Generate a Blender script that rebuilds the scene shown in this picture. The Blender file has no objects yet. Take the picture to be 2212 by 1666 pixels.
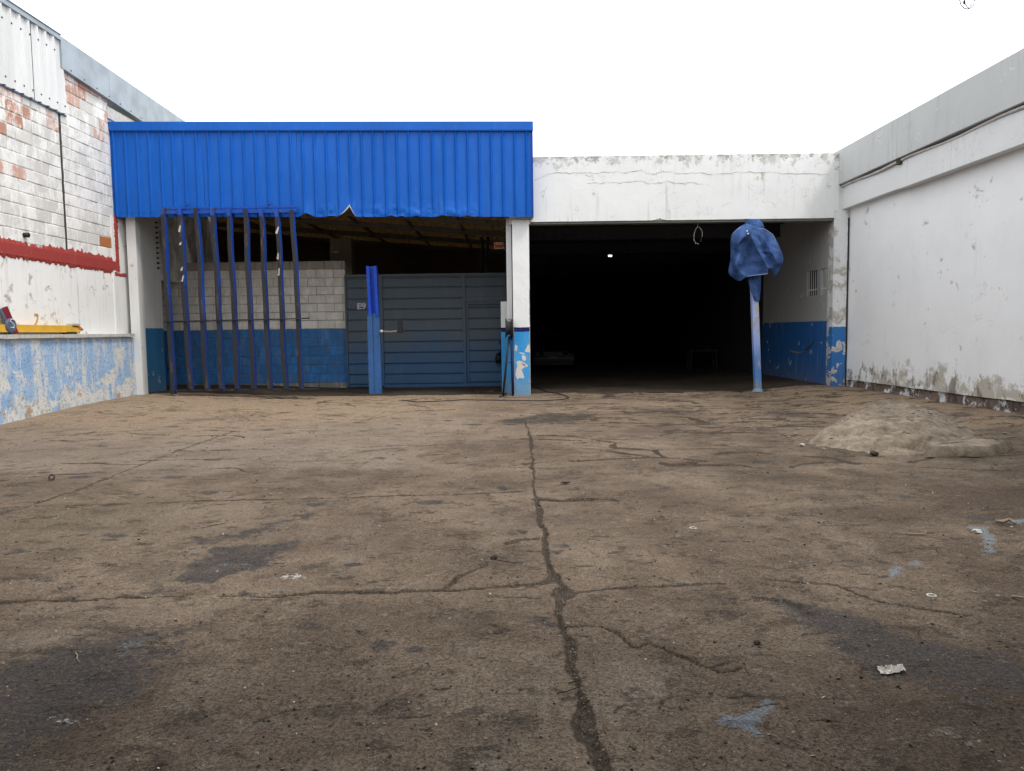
import bpy, math, random
import numpy as np
from mathutils import Vector, Matrix
random.seed(7); rs = np.random.RandomState(7)
sc = bpy.context.scene
# ------------------------------------------------------------------ camera, sky, sun, exposure
PITCH, ROLL, FPX, EYE = .0735, -.013, 1600., 1.6
cam = bpy.data.cameras.new('camera'); co = bpy.data.objects.new('camera', cam); sc.collection.objects.link(co)
cam.sensor_width = 36; cam.lens = 36*FPX/2212; cam.clip_start = .05; cam.clip_end = 1000
RM = Matrix.Rotation(math.pi/2-PITCH, 3, 'X') @ Matrix.Rotation(ROLL, 3, 'Z')
co.matrix_world = Matrix.Translation((0, 0, EYE)) @ RM.to_4x4()
sc.camera = co
W = bpy.data.worlds.new('World'); sc.world = W; W.use_nodes = True
wn = W.node_tree; bg = wn.nodes['Background']
sky = wn.nodes.new('ShaderNodeTexSky'); sky.sky_type = 'NISHITA'; sky.sun_disc = False
SUN_EL, SUN_AZ = math.radians(55), math.radians(128)     # azimuth clockwise from +Y
sky.sun_elevation = SUN_EL; sky.sun_rotation = SUN_AZ; sky.air_density = 1.0; sky.dust_density = 3
mx = wn.nodes.new('ShaderNodeMix'); mx.data_type = 'RGBA'
tcw = wn.nodes.new('ShaderNodeTexCoord'); nzw = wn.nodes.new('ShaderNodeTexNoise'); nzw.inputs['Scale'].default_value = 1.6
nzw.inputs['Detail'].default_value = 5; wn.links.new(tcw.outputs['Generated'], nzw.inputs['Vector'])
mr = wn.nodes.new('ShaderNodeMapRange'); mr.inputs['From Min'].default_value = .3; mr.inputs['From Max'].default_value = .7
mr.inputs['To Min'].default_value = .82; mr.inputs['To Max'].default_value = .95
wn.links.new(nzw.outputs['Fac'], mr.inputs['Value']); wn.links.new(mr.outputs[0], mx.inputs['Factor'])
wn.links.new(sky.outputs[0], mx.inputs['A']); mx.inputs['B'].default_value = (15.2, 15.6, 16.2, 1)
wn.links.new(mx.outputs['Result'], bg.inputs['Color']); bg.inputs['Strength'].default_value = .10
sl = bpy.data.lights.new('sun', 'SUN'); so = bpy.data.objects.new('sun', sl); sc.collection.objects.link(so)
sl.energy = 1.5; sl.angle = math.radians(12); sl.color = (1, .96, .90)
sd = Vector((math.sin(SUN_AZ)*math.cos(SUN_EL), math.cos(SUN_AZ)*math.cos(SUN_EL), math.sin(SUN_EL)))
so.rotation_euler = sd.to_track_quat('Z', 'Y').to_euler()
sc.view_settings.view_transform = 'Standard'; sc.view_settings.look = 'None'
sc.view_settings.exposure = 0.38; sc.view_settings.gamma = 1.0; sc.view_settings.use_curve_mapping = False
sc.cycles.use_denoising = True
sc.cycles.max_bounces = 8; sc.cycles.diffuse_bounces = 5

# ------------------------------------------------------------------ helpers
RN = np.array(RM)
def P(ax, u, v, k):
    q = RN @ np.array([(u-1106)/FPX, -(v-833)/FPX, -1.]); c = np.array([0, 0, EYE])
    return c + q*(k-c[ax])/q[ax]
def sm(t): t = np.clip(t, 0, 1); return t*t*(3-2*t)
def gz(x, y):
    return .14*sm((-x-4.5)/4)*sm((y-12)/5) + .13*sm((x-5.5)/2.3)*sm((y-7)/5)
def G(u, v):
    z = 0
    for _ in range(6):
        p = P(2, u, v, z); z = float(gz(p[0], p[1]))
    return np.array([p[0], p[1], z])
def vnoise(x, y, s, seed):
    X = np.asarray(x, float)*s+317.3+seed*13.7; Y = np.asarray(y, float)*s+291.1+seed*7.9
    xi = np.floor(X).astype(np.int64); yi = np.floor(Y).astype(np.int64); fx = X-xi; fy = Y-yi
    fx = fx*fx*(3-2*fx); fy = fy*fy*(3-2*fy)
    def h(a, b):
        n = (a*374761393 + b*668265263 + seed*974711) & 0xffffffff
        n = ((n ^ (n >> 13))*1274126177) & 0xffffffff
        return ((n ^ (n >> 16)) & 0xffff)/65535.
    return (h(xi, yi)*(1-fx)+h(xi+1, yi)*fx)*(1-fy)+(h(xi, yi+1)*(1-fx)+h(xi+1, yi+1)*fx)*fy
def fbm(x, y, s, o=4, seed=1):
    t = 0; a = .5; n = 0
    for i in range(o): t = t+a*vnoise(x, y, s*2**i, seed+i); n += a; a *= .5
    return t/n
class MB:
    def __init__(s): s.v = []; s.f = []; s.m = []
    def add(s, vs, fs, mi=0):
        o = len(s.v); s.v += [tuple(map(float, p)) for p in vs]; s.f += [tuple(i+o for i in f) for f in fs]; s.m += [mi]*len(fs); return s
    def box(s, x0, x1, y0, y1, z0, z1, mi=0):
        return s.add([(x0,y0,z0),(x1,y0,z0),(x1,y1,z0),(x0,y1,z0),(x0,y0,z1),(x1,y0,z1),(x1,y1,z1),(x0,y1,z1)],
                     [(0,3,2,1),(4,5,6,7),(0,1,5,4),(1,2,6,5),(2,3,7,6),(3,0,4,7)], mi)
    def bar(s, a, b, w, d, mi=0, up=(0,0,1)):      # rectangular bar a->b
        a = Vector(a); b = Vector(b); t = (b-a).normalized(); up = Vector(up)
        if abs(t.dot(up)) > .95: up = Vector((0,1,0))
        x = t.cross(up).normalized(); y = x.cross(t)
        vs = [p+x*sx*w/2+y*sy*d/2 for p in (a, b) for sx, sy in ((-1,-1),(1,-1),(1,1),(-1,1))]
        return s.add(vs, [(0,3,2,1),(4,5,6,7),(0,1,5,4),(1,2,6,5),(2,3,7,6),(3,0,4,7)], mi)
    def tube(s, pts, r, n=8, mi=0, cap=True):
        pts = [Vector(p) for p in pts]; N = len(pts); rr = r if hasattr(r, '__len__') else [r]*N
        vs = []; ref = Vector((0.13, .21, .97))
        for i, p in enumerate(pts):
            t = (pts[min(i+1, N-1)]-pts[max(i-1, 0)]).normalized()
            if abs(t.dot(ref)) > .97: ref = Vector((1, 0, 0))
            x = t.cross(ref).normalized(); y = t.cross(x)
            vs += [p+(x*math.cos(k*2*math.pi/n)+y*math.sin(k*2*math.pi/n))*rr[i] for k in range(n)]
        fs = [(i*n+k, i*n+(k+1) % n, (i+1)*n+(k+1) % n, (i+1)*n+k) for i in range(N-1) for k in range(n)]
        if cap: fs += [tuple(range(n-1, -1, -1)), tuple((N-1)*n+k for k in range(n))]
        return s.add(vs, fs, mi)
    def lathe(s, prof, c, axis='Z', n=24, mi=0):   # prof: (r, h)
        vs = []
        for r, h in prof:
            for k in range(n):
                a = k*2*math.pi/n; q = (r*math.cos(a), r*math.sin(a), h)
                if axis == 'X': q = (q[2], q[0], q[1])
                if axis == 'Y': q = (q[0], q[2], q[1])
                vs.append((q[0]+c[0], q[1]+c[1], q[2]+c[2]))
        fs = [(i*n+k, i*n+(k+1) % n, (i+1)*n+(k+1) % n, (i+1)*n+k) for i in range(len(prof)-1) for k in range(n)]
        return s.add(vs, fs, mi)
    def prism(s, pts, off, mi=0):                  # polygon extruded by a vector
        n = len(pts); o = Vector(off); vs = [Vector(p) for p in pts]; vs += [p+o for p in vs]
        return s.add(vs, [tuple(range(n)), tuple(range(2*n-1, n-1, -1))]+[(i, n+i, n+(i+1) % n, (i+1) % n) for i in range(n)], mi)
    def mesh(s, name, mats, smooth=False):
        me = bpy.data.meshes.new(name); me.from_pydata(s.v, [], s.f)
        for m in (mats if isinstance(mats, (list, tuple)) else [mats]): me.materials.append(m)
        me.polygons.foreach_set('material_index', s.m)
        if smooth: me.polygons.foreach_set('use_smooth', [True]*len(s.f))
        me.update(); return me
    def build(s, name, mats, parent=None, smooth=False, fix=True):
        me = s.mesh(name, mats, smooth)
        if fix:
            import bmesh
            b = bmesh.new(); b.from_mesh(me); bmesh.ops.recalc_face_normals(b, faces=b.faces); b.to_mesh(me); b.free()
        return link(name, me, parent)
def link(name, data, parent=None, loc=None):
    o = bpy.data.objects.new(name, data); sc.collection.objects.link(o)
    if parent: o.parent = parent
    if loc is not None:
        o.location = loc
        if parent: o.location = Vector(loc)-parent.matrix_world.translation if False else Vector(loc)
    return o
def tag(o, label=None, cat=None, group=None, kind=None):
    if label: o['label'] = label
    if cat: o['category'] = cat
    if group: o['group'] = group
    if kind: o['kind'] = kind
    return o
def thing(name, label, cat, group=None):
    return tag(link(name, None), label, cat, group)
def gridmesh(name, X, Y, Z, mats, parent=None, smooth=True, attrs=None):
    """regular grid (arrays r x c) to mesh"""
    r, c = X.shape; idx = np.arange(r*c).reshape(r, c)
    f = np.stack([idx[:-1,:-1], idx[:-1,1:], idx[1:,1:], idx[1:,:-1]], -1).reshape(-1, 4)
    return npmesh(name, np.stack([X, Y, Z], -1).reshape(-1, 3), f, mats, parent, smooth, attrs)
def npmesh(name, V, F, mats, parent=None, smooth=True, attrs=None):
    me = bpy.data.meshes.new(name); me.vertices.add(len(V)); me.vertices.foreach_set('co', V.astype(np.float32).ravel())
    me.loops.add(F.size); me.loops.foreach_set('vertex_index', F.astype(np.int32).ravel())
    me.polygons.add(len(F)); me.polygons.foreach_set('loop_start', np.arange(0, F.size, F.shape[1], dtype=np.int32))
    me.polygons.foreach_set('use_smooth', np.full(len(F), smooth))
    for m in (mats if isinstance(mats, (list, tuple)) else [mats]): me.materials.append(m)
    me.update(calc_edges=True)
    for k, a in (attrs or {}).items():
        at = me.attributes.new(k, 'FLOAT_COLOR', 'POINT')
        b = np.ones((len(V), 4), np.float32); b[:, :a.shape[1]] = a; at.data.foreach_set('color', b.ravel())
    return link(name, me, parent)
def segdist(px, py, pts):
    d = np.full(px.shape, 9.)
    for (ax, ay), (bx, by) in zip(pts[:-1], pts[1:]):
        L = (bx-ax)**2+(by-ay)**2+1e-9; t = np.clip(((px-ax)*(bx-ax)+(py-ay)*(by-ay))/L, 0, 1)
        d = np.minimum(d, np.hypot(px-ax-t*(bx-ax), py-ay-t*(by-ay)))
    return d
def inpoly(px, py, pts):
    r = np.zeros(px.shape, bool); n = len(pts)
    for i in range(n):
        x0, y0 = pts[i]; x1, y1 = pts[(i+1) % n]
        c = ((y0 > py) != (y1 > py)) & (px < (x1-x0)*(py-y0)/((y1-y0) or 1e-9)+x0); r ^= c
    return r
def sdf(px, py, pts):                               # positive inside
    d = segdist(px, py, list(pts)+[pts[0]]); return np.where(inpoly(px, py, pts), d, -d)

# ------------------------------------------------------------------ materials
class NT:
    def __init__(s, name):
        s.m = bpy.data.materials.new(name); s.m.use_nodes = True; s.t = s.m.node_tree
        s.b = s.t.nodes['Principled BSDF']; s.pos = s.t.nodes.new('ShaderNodeNewGeometry').outputs['Position']; s._z = None
    def n(s, ty, **k):
        x = s.t.nodes.new(ty)
        for a, b in k.items(): setattr(x, a, b)
        return x
    def set(s, sock, v):
        if isinstance(v, bpy.types.NodeSocket): s.t.links.new(v, sock)
        elif isinstance(v, (tuple, list)): sock.default_value = tuple(v)+(1,) if len(v) == 3 and sock.type == 'RGBA' else tuple(v)
        else: sock.default_value = v
    def noise(s, scale, detail=5, rough=.55, stretch=None, dist=0, off=0):
        x = s.n('ShaderNodeTexNoise'); x.inputs['Scale'].default_value = scale; x.inputs['Detail'].default_value = detail
        x.inputs['Roughness'].default_value = rough; x.inputs['Distortion'].default_value = dist
        s.t.links.new(s.vec(stretch, off), x.inputs['Vector']); return x.outputs['Fac']
    def vec(s, stretch=None, off=0):
        if stretch is None and not off: return s.pos
        m = s.n('ShaderNodeMapping'); s.t.links.new(s.pos, m.inputs[0]); m.inputs['Scale'].default_value = stretch or (1, 1, 1)
        m.inputs['Location'].default_value = (off, off*.7, off*1.3); return m.outputs[0]
    def voro(s, scale, feature='F1', stretch=None):
        x = s.n('ShaderNodeTexVoronoi', feature=feature); x.inputs['Scale'].default_value = scale
        s.t.links.new(s.vec(stretch), x.inputs['Vector']); return x.outputs['Distance']
    def ramp(s, f, a, b, lo=0., hi=1.):
        x = s.n('ShaderNodeMapRange'); x.interpolation_type = 'SMOOTHSTEP'; s.set(x.inputs['Value'], f)
        for k, q in (('From Min', a), ('From Max', b), ('To Min', lo), ('To Max', hi)): s.set(x.inputs[k], q)
        return x.outputs[0]
    def math(s, op, a, b=0):
        x = s.n('ShaderNodeMath', operation=op); s.set(x.inputs[0], a); s.set(x.inputs[1], b); return x.outputs[0]
    def mul(s, a, b): return s.math('MULTIPLY', a, b)
    def mix(s, f, a, b, mode='MIX'):
        x = s.n('ShaderNodeMix', data_type='RGBA', blend_type=mode); s.set(x.inputs['Factor'], f)
        s.set(x.inputs[6], a); s.set(x.inputs[7], b); return x.outputs[2]
    @property
    def z(s):
        if s._z is None:
            x = s.n('ShaderNodeSeparateXYZ'); s.t.links.new(s.pos, x.inputs[0]); s._x, s._y, s._z = x.outputs
        return s._z
    def attr(s, name):
        x = s.n('ShaderNodeAttribute', attribute_name=name); y = s.n('ShaderNodeSeparateColor')
        s.t.links.new(x.outputs['Color'], y.inputs[0]); return y.outputs
    def rand(s): return s.n('ShaderNodeObjectInfo').outputs['Random']
    def done(s, col, rough=.8, bump=None, bs=.3, bd=.01, metal=0, spec=.3):
        s.set(s.b.inputs['Base Color'], col); s.set(s.b.inputs['Roughness'], rough)
        s.b.inputs['Metallic'].default_value = metal; s.b.inputs['Specular IOR Level'].default_value = spec
        if bump is not None:
            x = s.n('ShaderNodeBump'); x.inputs['Strength'].default_value = bs; x.inputs['Distance'].default_value = bd
            s.set(x.inputs['Height'], bump); s.t.links.new(x.outputs[0], s.b.inputs['Normal'])
        return s.m
def plaster(name, col, zones=(), chips=.0, drip=.3, grime=0., base=0., foot=0., top=0., under=(.42,.40,.36), flake=(.6,.58,.54), spots=.3):
    t = NT(name); c = col
    big = t.noise(.9, 6, .6); c = t.mix(t.ramp(big, .3, .75, 0, .35), c, tuple(q*.80 for q in col))
    wob = t.math('SUBTRACT', t.noise(9, 4), .5)
    for ztop, zc in zones:
        zz = t.math('ADD', t.z, t.mul(wob, .03)); c = t.mix(t.ramp(zz, ztop-.004, ztop+.004, 1, 0), c, zc)
    d = t.noise(5.5, 5, .62, (1.6, 1.6, .10)); dk = t.mul(t.ramp(d, .50, .76), t.ramp(t.noise(.7, 3), .35, .7))
    c = t.mix(t.mul(dk, drip), c, (.30, .29, .27))
    if chips:
        ch = t.noise(2.6, 9, .66, dist=.4); m = t.ramp(ch, .66-chips*.18, .672-chips*.18)
        c = t.mix(m, c, flake)
        m2 = t.ramp(ch, .70-chips*.18, .71-chips*.18); c = t.mix(m2, c, under)
    if grime:
        g = t.math('ADD', t.z, t.mul(t.noise(2.4, 7, .65), -1.3)); c = t.mix(t.mul(t.ramp(g, base-1.0, base+.25, 1, 0), grime), c, (.22, .19, .15))
    if top:
        m = t.ramp(t.math('ADD', t.noise(2.6, 9, .74, (1, 1, .8), off=16.), t.ramp(t.z, top-.62, top-.02, -.12, .13)), .56, .66); c = t.mix(t.mul(m, .7), c, (.40, .385, .35))
        m = t.ramp(t.math('ADD', t.noise(7, 8, .75, off=18.), t.ramp(t.z, top-.45, top, -.12, .10)), .60, .66); c = t.mix(t.mul(m, .7), c, (.20, .19, .17))
    if foot:
        f1 = t.noise(1.7, 8, .68, off=2.); f2 = t.ramp(t.z, foot+.1, foot+1.0, .16, -.12)
        m = t.ramp(t.math('ADD', f1, f2), .60, .70); c = t.mix(t.mul(m, .75), c, (.36, .31, .22))
        m = t.ramp(t.math('ADD', t.noise(4.5, 8, .72, (1, 1, .6), off=6.), f2), .66, .74); c = t.mix(t.mul(m, .8), c, (.16, .13, .10))
    sp = t.noise(30, 3, .6); c = t.mix(t.mul(t.ramp(sp, .70, .76), spots), c, (.18, .17, .15))
    cr = t.math('ABSOLUTE', t.math('SUBTRACT', t.noise(1.3, 6, .6, dist=.6, off=3.1), .5))
    crm = t.mul(t.ramp(cr, .0, .0035, 1, 0), t.ramp(t.noise(.8, 2, off=9.), .52, .6)); c = t.mix(t.mul(crm, .6), c, (.2, .19, .18))
    h = t.math('ADD', t.noise(14, 8, .65), t.mul(t.noise(2.2, 3), .8))
    h = t.math('SUBTRACT', h, t.mul(crm, .4))
    return t.done(c, .85, h, .28, .012)
def paint_metal(name, col, rough=.45, wear=.15, rust=(.12,.075,.05), under=None, metal=0.0, stretch=(1,1,1), bump=.05, dustf=None, spec=.3):
    dustf = dustf if dustf is not None else (.02 if max(col) < .1 else .10)
    t = NT(name); n1 = t.noise(2.2, 6, .6, stretch); c = t.mix(t.ramp(n1, .3, .75), col, tuple(q*.82 for q in col))
    w = t.noise(7, 8, .68, stretch); c = t.mix(t.mul(t.ramp(w, .66-wear*.2, .69-wear*.2), .85), c, rust)
    dust = t.noise(22, 4, .6); c = t.mix(t.mul(t.ramp(dust, .45, .8), dustf), c, (.5, .48, .44))
    return t.done(c, t.ramp(n1, .2, .8, rough-.08, rough+.15), t.noise(6, 4), bump, .01, metal, spec)

WHITE = (.73, .735, .72)
# ground concrete ---------------------------------------------------
def ground_mat(name, dark=1.0):
    t = NT(name)
    a = t.n('ShaderNodeAttribute', attribute_name='maskA'); sa = t.n('ShaderNodeSeparateColor'); t.t.links.new(a.outputs['Color'], sa.inputs[0])
    b = t.n('ShaderNodeAttribute', attribute_name='maskB'); sb = t.n('ShaderNodeSeparateColor'); t.t.links.new(b.outputs['Color'], sb.inputs[0])
    crack, oil, blue = sa.outputs; chalk, tan, olive = sb.outputs
    t.z
    n1 = t.noise(.55, 8, .62); n2 = t.noise(3.2, 8, .66); n3 = t.noise(21, 6, .7); n4 = t.noise(120, 3, .6)
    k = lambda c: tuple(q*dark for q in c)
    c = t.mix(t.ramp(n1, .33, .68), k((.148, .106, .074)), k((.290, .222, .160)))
    c = t.mix(t.mul(t.ramp(n2, .50, .70), .55), c, k((.090, .062, .042)))
    c = t.mix(t.mul(t.ramp(n2, .45, .28), .5), c, k((.28, .245, .205)))
    cc = t.n('ShaderNodeAttribute', attribute_name='maskC'); sc2 = t.n('ShaderNodeSeparateColor'); t.t.links.new(cc.outputs['Color'], sc2.inputs[0]); mud, pale = sc2.outputs[0], sc2.outputs[1]
    mdn = t.ramp(t.math('ADD', mud, t.mul(t.math('SUBTRACT', t.noise(1.3, 9, .66, off=31.), .5), 1.6)), .30, .75)
    c = t.mix(t.mul(mdn, .72), c, k((.092, .064, .044)))
    pln = t.ramp(t.math('ADD', pale, t.mul(t.math('SUBTRACT', t.noise(1.1, 9, .66, off=37.), .5), 1.5)), .35, .85)
    c = t.mix(t.mul(pln, .55), c, k((.345, .285, .225)))
    c = t.mix(t.mul(tan, .75), c, k((.44, .32, .21)))
    c = t.mix(t.mul(olive, .55), c, k((.155, .130, .075)))
    # scuffs: thin dark flakes, elongated across
    bl = t.noise(1.7, 9, .68, off=15.); c = t.mix(t.mul(t.ramp(bl, .52, .66), .5), c, k((.085, .066, .050)))
    fl = t.noise(5.5, 10, .74, (.9, 1.15, 1), off=5.); c = t.mix(t.mul(t.ramp(fl, .585, .62), t.ramp(n1, .3, .7, .25, .75)), c, k((.075, .057, .043)))
    fl2 = t.noise(12, 9, .75, (.9, 1.1, 1), off=11.); c = t.mix(t.mul(t.ramp(fl2, .58, .64), .42), c, k((.36, .32, .27)))
    c = t.mix(t.ramp(n3, .25, .8, 0, .9), c, t.mix(1., c, (.52, .50, .48), 'MULTIPLY'))
    c = t.mix(t.ramp(n4, .45, .72, 0, .45), c, t.mix(1., c, (1.75, 1.72, 1.65), 'MULTIPLY')); n5 = t.noise(55, 6, .85, off=4.); c = t.mix(t.ramp(n5, .54, .64, 0, .65), c, t.mix(1., c, (.45, .43, .41), 'MULTIPLY'))
    # oil / wet stains with ragged border
    rag = t.mul(t.math('SUBTRACT', t.noise(9, 10, .78), .5), 1.7)
    om = t.mul(t.ramp(t.math('ADD', oil, t.mul(rag, 1.0)), .42, .56), t.ramp(t.noise(3.4, 9, .75, off=41.), .34, .52, .45, 1.))
    c = t.mix(t.mul(om, .88), c, t.mix(t.ramp(t.noise(38, 7, .85), .50, .62), k((.040, .031, .026)), k((.125, .102, .084))))
    bm = t.ramp(t.math('ADD', blue, rag), .40, .58)
    c = t.mix(t.mul(bm, .9), c, k((.20, .225, .245)))
    cm = t.mul(t.ramp(t.math('ADD', chalk, t.mul(t.math('SUBTRACT', t.noise(24, 6, .8), .5), 2.2)), .62, .8), 1)
    c = t.mix(t.mul(cm, .85), c, (.58, .56, .52))
    cf = t.ramp(t.math('ADD', crack, t.mul(rag, .22)), .26, .52)
    grit = t.mix(t.ramp(t.noise(75, 4, .8), .42, .62), k((.026, .019, .014)), k((.115, .088, .062)))
    c = t.mix(t.mul(cf, .82), c, grit)
    # light and dark grit
    v1 = t.voro(48); v2 = t.voro(33); v3 = t.voro(85)
    g1 = t.mul(t.ramp(v1, .10, .14, 1, 0), t.ramp(t.noise(9, 3, off=2.), .50, .58)); c = t.mix(t.mul(g1, .75), c, k((.46, .42, .36)))
    g2 = t.mul(t.ramp(v2, .12, .17, 1, 0), t.ramp(t.noise(5, 3, off=7.), .44, .52)); c = t.mix(t.mul(g2, .85), c, k((.03, .024, .02)))
    h = t.math('ADD', t.mul(n2, .9), t.mul(n3, .45)); h = t.math('ADD', h, t.mul(n4, .22)); h = t.math('SUBTRACT', h, t.mul(t.ramp(n5, .50, .62), .12))
    h = t.math('ADD', h, t.mul(t.ramp(fl, .57, .62), -.28)); h = t.math('ADD', h, t.mul(g1, .10)); h = t.math('ADD', h, t.mul(g2, -.12))
    rough = t.ramp(om, 0, 1, .88, .55)
    return t.done(c, rough, h, .9, .032, spec=.2)
M = {}
M['ground'] = ground_mat('concrete_yard', .88)
M['hallfloor'] = ground_mat('shaded_oily_concrete', .33)  # yard concrete darkened all over to imitate indoor shade, with oil blotches
M['dirt'] = NT('dirt'); _n = M['dirt'].noise(3, 8); M['dirt'] = M['dirt'].done(M['dirt'].mix(_n, (.10, .075, .05), (.2, .16, .12)), .95, _n, .5)
M['white_wall'] = plaster('white_wall', WHITE, chips=.28, drip=.34, spots=.45)
M['facade'] = plaster('facade_plaster', (.73, .735, .72), chips=.22, drip=.5, spots=.7, top=5.8)
M['right_wall'] = plaster('right_wall', (.84, .845, .84), chips=.12, drip=.12, grime=.0, base=.35, spots=.5, foot=.32)
M['parapet'] = plaster('grey_render', (.50, .51, .50), chips=.1, drip=.75, spots=.3)
M['beam_white'] = plaster('beam_white', (.70, .71, .70), chips=.15, drip=.35, spots=.4)
M['upper_plaster'] = plaster('upper_plaster', (.82, .815, .79), chips=.35, drip=.8, spots=.8)
M['pillar'] = plaster('pillar_grey', (.74, .74, .72), chips=.1, drip=.3)
M['dark_wall'] = plaster('shade_dark_wall', (.045, .045, .05), drip=.1, spots=.0)  # near-black base colour stands in for the shade deep in the hall
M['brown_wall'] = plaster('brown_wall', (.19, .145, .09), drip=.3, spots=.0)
M['shed_side'] = plaster('shed_side', (.70, .71, .69), zones=[(1.79, (.025, .17, .36))], chips=.1, drip=.2, grime=.35, base=.1)
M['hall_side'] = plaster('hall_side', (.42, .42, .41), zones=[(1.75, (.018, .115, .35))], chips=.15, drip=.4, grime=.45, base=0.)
M['corner_col'] = plaster('corner_column', (.70, .71, .71), zones=[(1.60, (.03, .16, .42))], chips=.95, drip=.8, grime=.3, base=0., spots=.6)
# left low wall: mottled light blue
t = NT('mottled_blue'); t.z
c = t.mix(t.ramp(t.noise(1.4, 6, .6), .3, .7), (.22, .39, .64), (.34, .50, .70))
dr = t.noise(4, 6, .65, (1.2, 1.2, .22)); c = t.mix(t.mul(t.ramp(dr, .46, .60), .9), c, (.62, .63, .62))
ch = t.noise(2.1, 9, .7, dist=.5, off=4.); c = t.mix(t.ramp(t.math('ADD', ch, t.ramp(t.z, 0., 1.6, .10, -.03)), .56, .62), c, (.66, .65, .61))
c = t.mix(t.mul(t.ramp(t.noise(1.5, 7, .65, off=8.), .57, .63), t.ramp(t.z, .3, 1.0, .95, 0)), c, (.45, .27, .11))
c = t.mix(t.mul(t.ramp(t.noise(22, 6, .75), .53, .62), .75), c, (.13, .15, .20)); c = t.mix(t.mul(t.ramp(t.noise(34, 6, .75, off=5.), .55, .62), .7), c, (.62, .66, .70))
c = t.mix(t.mul(t.ramp(t.noise(5, 6, .7, off=2.), .52, .70), t.ramp(t.z, .1, .9, .75, .12)), c, (.24, .23, .21))
M['mottled'] = t.done(c, .88, t.math('ADD', t.noise(18, 8, .7), ch), .4, .014)
# bricks
def brick_mat(name, base, under, amt, var=.12):
    t = NT(name); r = t.rand(); t.z
    c = t.mix(t.mul(r, var*3), base, tuple(q*.78 for q in base))
    s1 = t.noise(5, 8, .72, (1, 1, .5)); s2 = t.noise(26, 4, .6, (1, .4, 2.5))
    m = t.ramp(t.math('ADD', t.math('ADD', s1, t.mul(s2, .25)), t.mul(r, .06)), .72-amt*.32, .80-amt*.32)
    c = t.mix(t.mul(m, .9), c, under)
    bgn = t.noise(1.3, 7, .68, off=1.); c = t.mix(t.mul(t.ramp(bgn, .45, .68), .45), c, tuple(q*.72 for q in base))
    wht = t.noise(2.6, 8, .7, (1, 1, .5), off=12.); c = t.mix(t.mul(t.ramp(wht, .52, .60), .75), c, (.80, .785, .75) if max(base) > .6 else c)
    gr = t.noise(3.2, 6, .7, (1, 1, .25), off=6.); c = t.mix(t.mul(t.ramp(gr, .52, .74), .28), c, (.42, .41, .39))
    if name in ('brick_white', 'brick_grey'):
        t.z; z_ = t._z; y_ = t._y
        zone = t.mul(t.ramp(z_, 4.9, 6.2), t.ramp(y_, 16.0, 13.2)); pk = t.ramp(t.math('ADD', t.noise(4, 8, .72, (1, 1, .45), off=21.), t.mul(zone, .18)), .66, .76)
        c = t.mix(t.mul(pk, .8), c, (.50, .27, .20))
    return t.done(c, .9, t.math('ADD', t.noise(30, 6, .7), s1), .35, .01)
M['br_white'] = brick_mat('brick_white', (.80, .785, .74), (.60, .585, .55), .35)
M['br_grey'] = brick_mat('brick_grey', (.74, .73, .69), (.56, .54, .50), .55)
M['br_pink'] = brick_mat('brick_pink', (.78, .72, .66), (.52, .29, .21), .52)
M['br_red'] = brick_mat('brick_red', (.70, .55, .47), (.42, .19, .12), .55)
M['br_orange'] = brick_mat('brick_orange', (.50, .22, .08), (.42, .15, .05), .9)
M['mortar'] = brick_mat('mortar_white', (.78, .765, .72), (.40, .38, .35), .30)
M['mortar_grey'] = brick_mat('mortar_grey', (.40, .38, .34), (.20, .19, .17), .6)
M['bl_beige'] = brick_mat('block_beige', (.88, .85, .78), (.68, .65, .58), .4, .08)
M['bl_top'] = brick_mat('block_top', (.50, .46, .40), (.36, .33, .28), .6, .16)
M['bl_blue'] = brick_mat('block_blue', (.04, .22, .56), (.05, .15, .34), .42, .12)
M['redpaint'] = plaster('maroon_paint', (.33, .045, .038), drip=.15, spots=.2, chips=.05, flake=(.45, .2, .17))
# metals
t = NT('blue_sheet'); c = t.mix(t.ramp(t.noise(.8, 4), .3, .7), (.003, .088, .40), (.004, .102, .46))
dn = t.noise(12, 5, .65, (1, 1, .12)); c = t.mix(t.mul(t.ramp(dn, .5, .75), .38), c, (.03, .15, .50))
M['bluesheet'] = t.done(c, t.ramp(dn, .3, .7, .34, .5), t.noise(2.5, 3), .08, .02, 0, .22)
M['sheet_back'] = paint_metal('sheet_back', (.42, .41, .40), .5, .3)
M['white_clad'] = paint_metal('white_cladding', (.72, .73, .72), .45, .02, (.3, .3, .3), stretch=(1, 1, .15))
M['joint'] = paint_metal('joint_dark', (.06, .055, .05), .9)
M['screw'] = paint_metal('screw', (.07, .07, .08), .5)
M['flash'] = paint_metal('galvanised', (.33, .38, .42), .42, .05, (.26, .29, .31), metal=.25)
M['gate'] = NT('gate_paint'); t = M['gate']; t.z
hz = t.math('ADD', t.z, t.mul(t.noise(1.2, 6, .65), -1.6)); c = t.mix(t.ramp(hz, -.2, 1.0, 1, 0), (.085, .112, .135), (.040, .105, .215))
c = t.mix(t.mul(t.ramp(t.noise(3, 6, .6, (1, 1, .3)), .5, .8), .35), c, (.17, .20, .22))
c = t.mix(t.mul(t.ramp(t.noise(18, 3, .5, (2.5, 2.5, .35)), .74, .78), .6), c, (.4, .42, .44))
c = t.mix(t.mul(t.ramp(t.noise(60, 3), .62, .72), .35), c, (.16, .18, .2))
M['gate'] = t.done(c, .55, t.noise(9, 5, .6), .12, .01, 0, .4)
M['blue_frame'] = paint_metal('blue_frame', (.005, .06, .36), .5, .55, (.045, .048, .06), stretch=(1, 1, .25))
M['bare_steel'] = paint_metal('bare_steel', (.026, .024, .028), .75, .45, (.085, .06, .05), stretch=(1, 1, .2))
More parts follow.
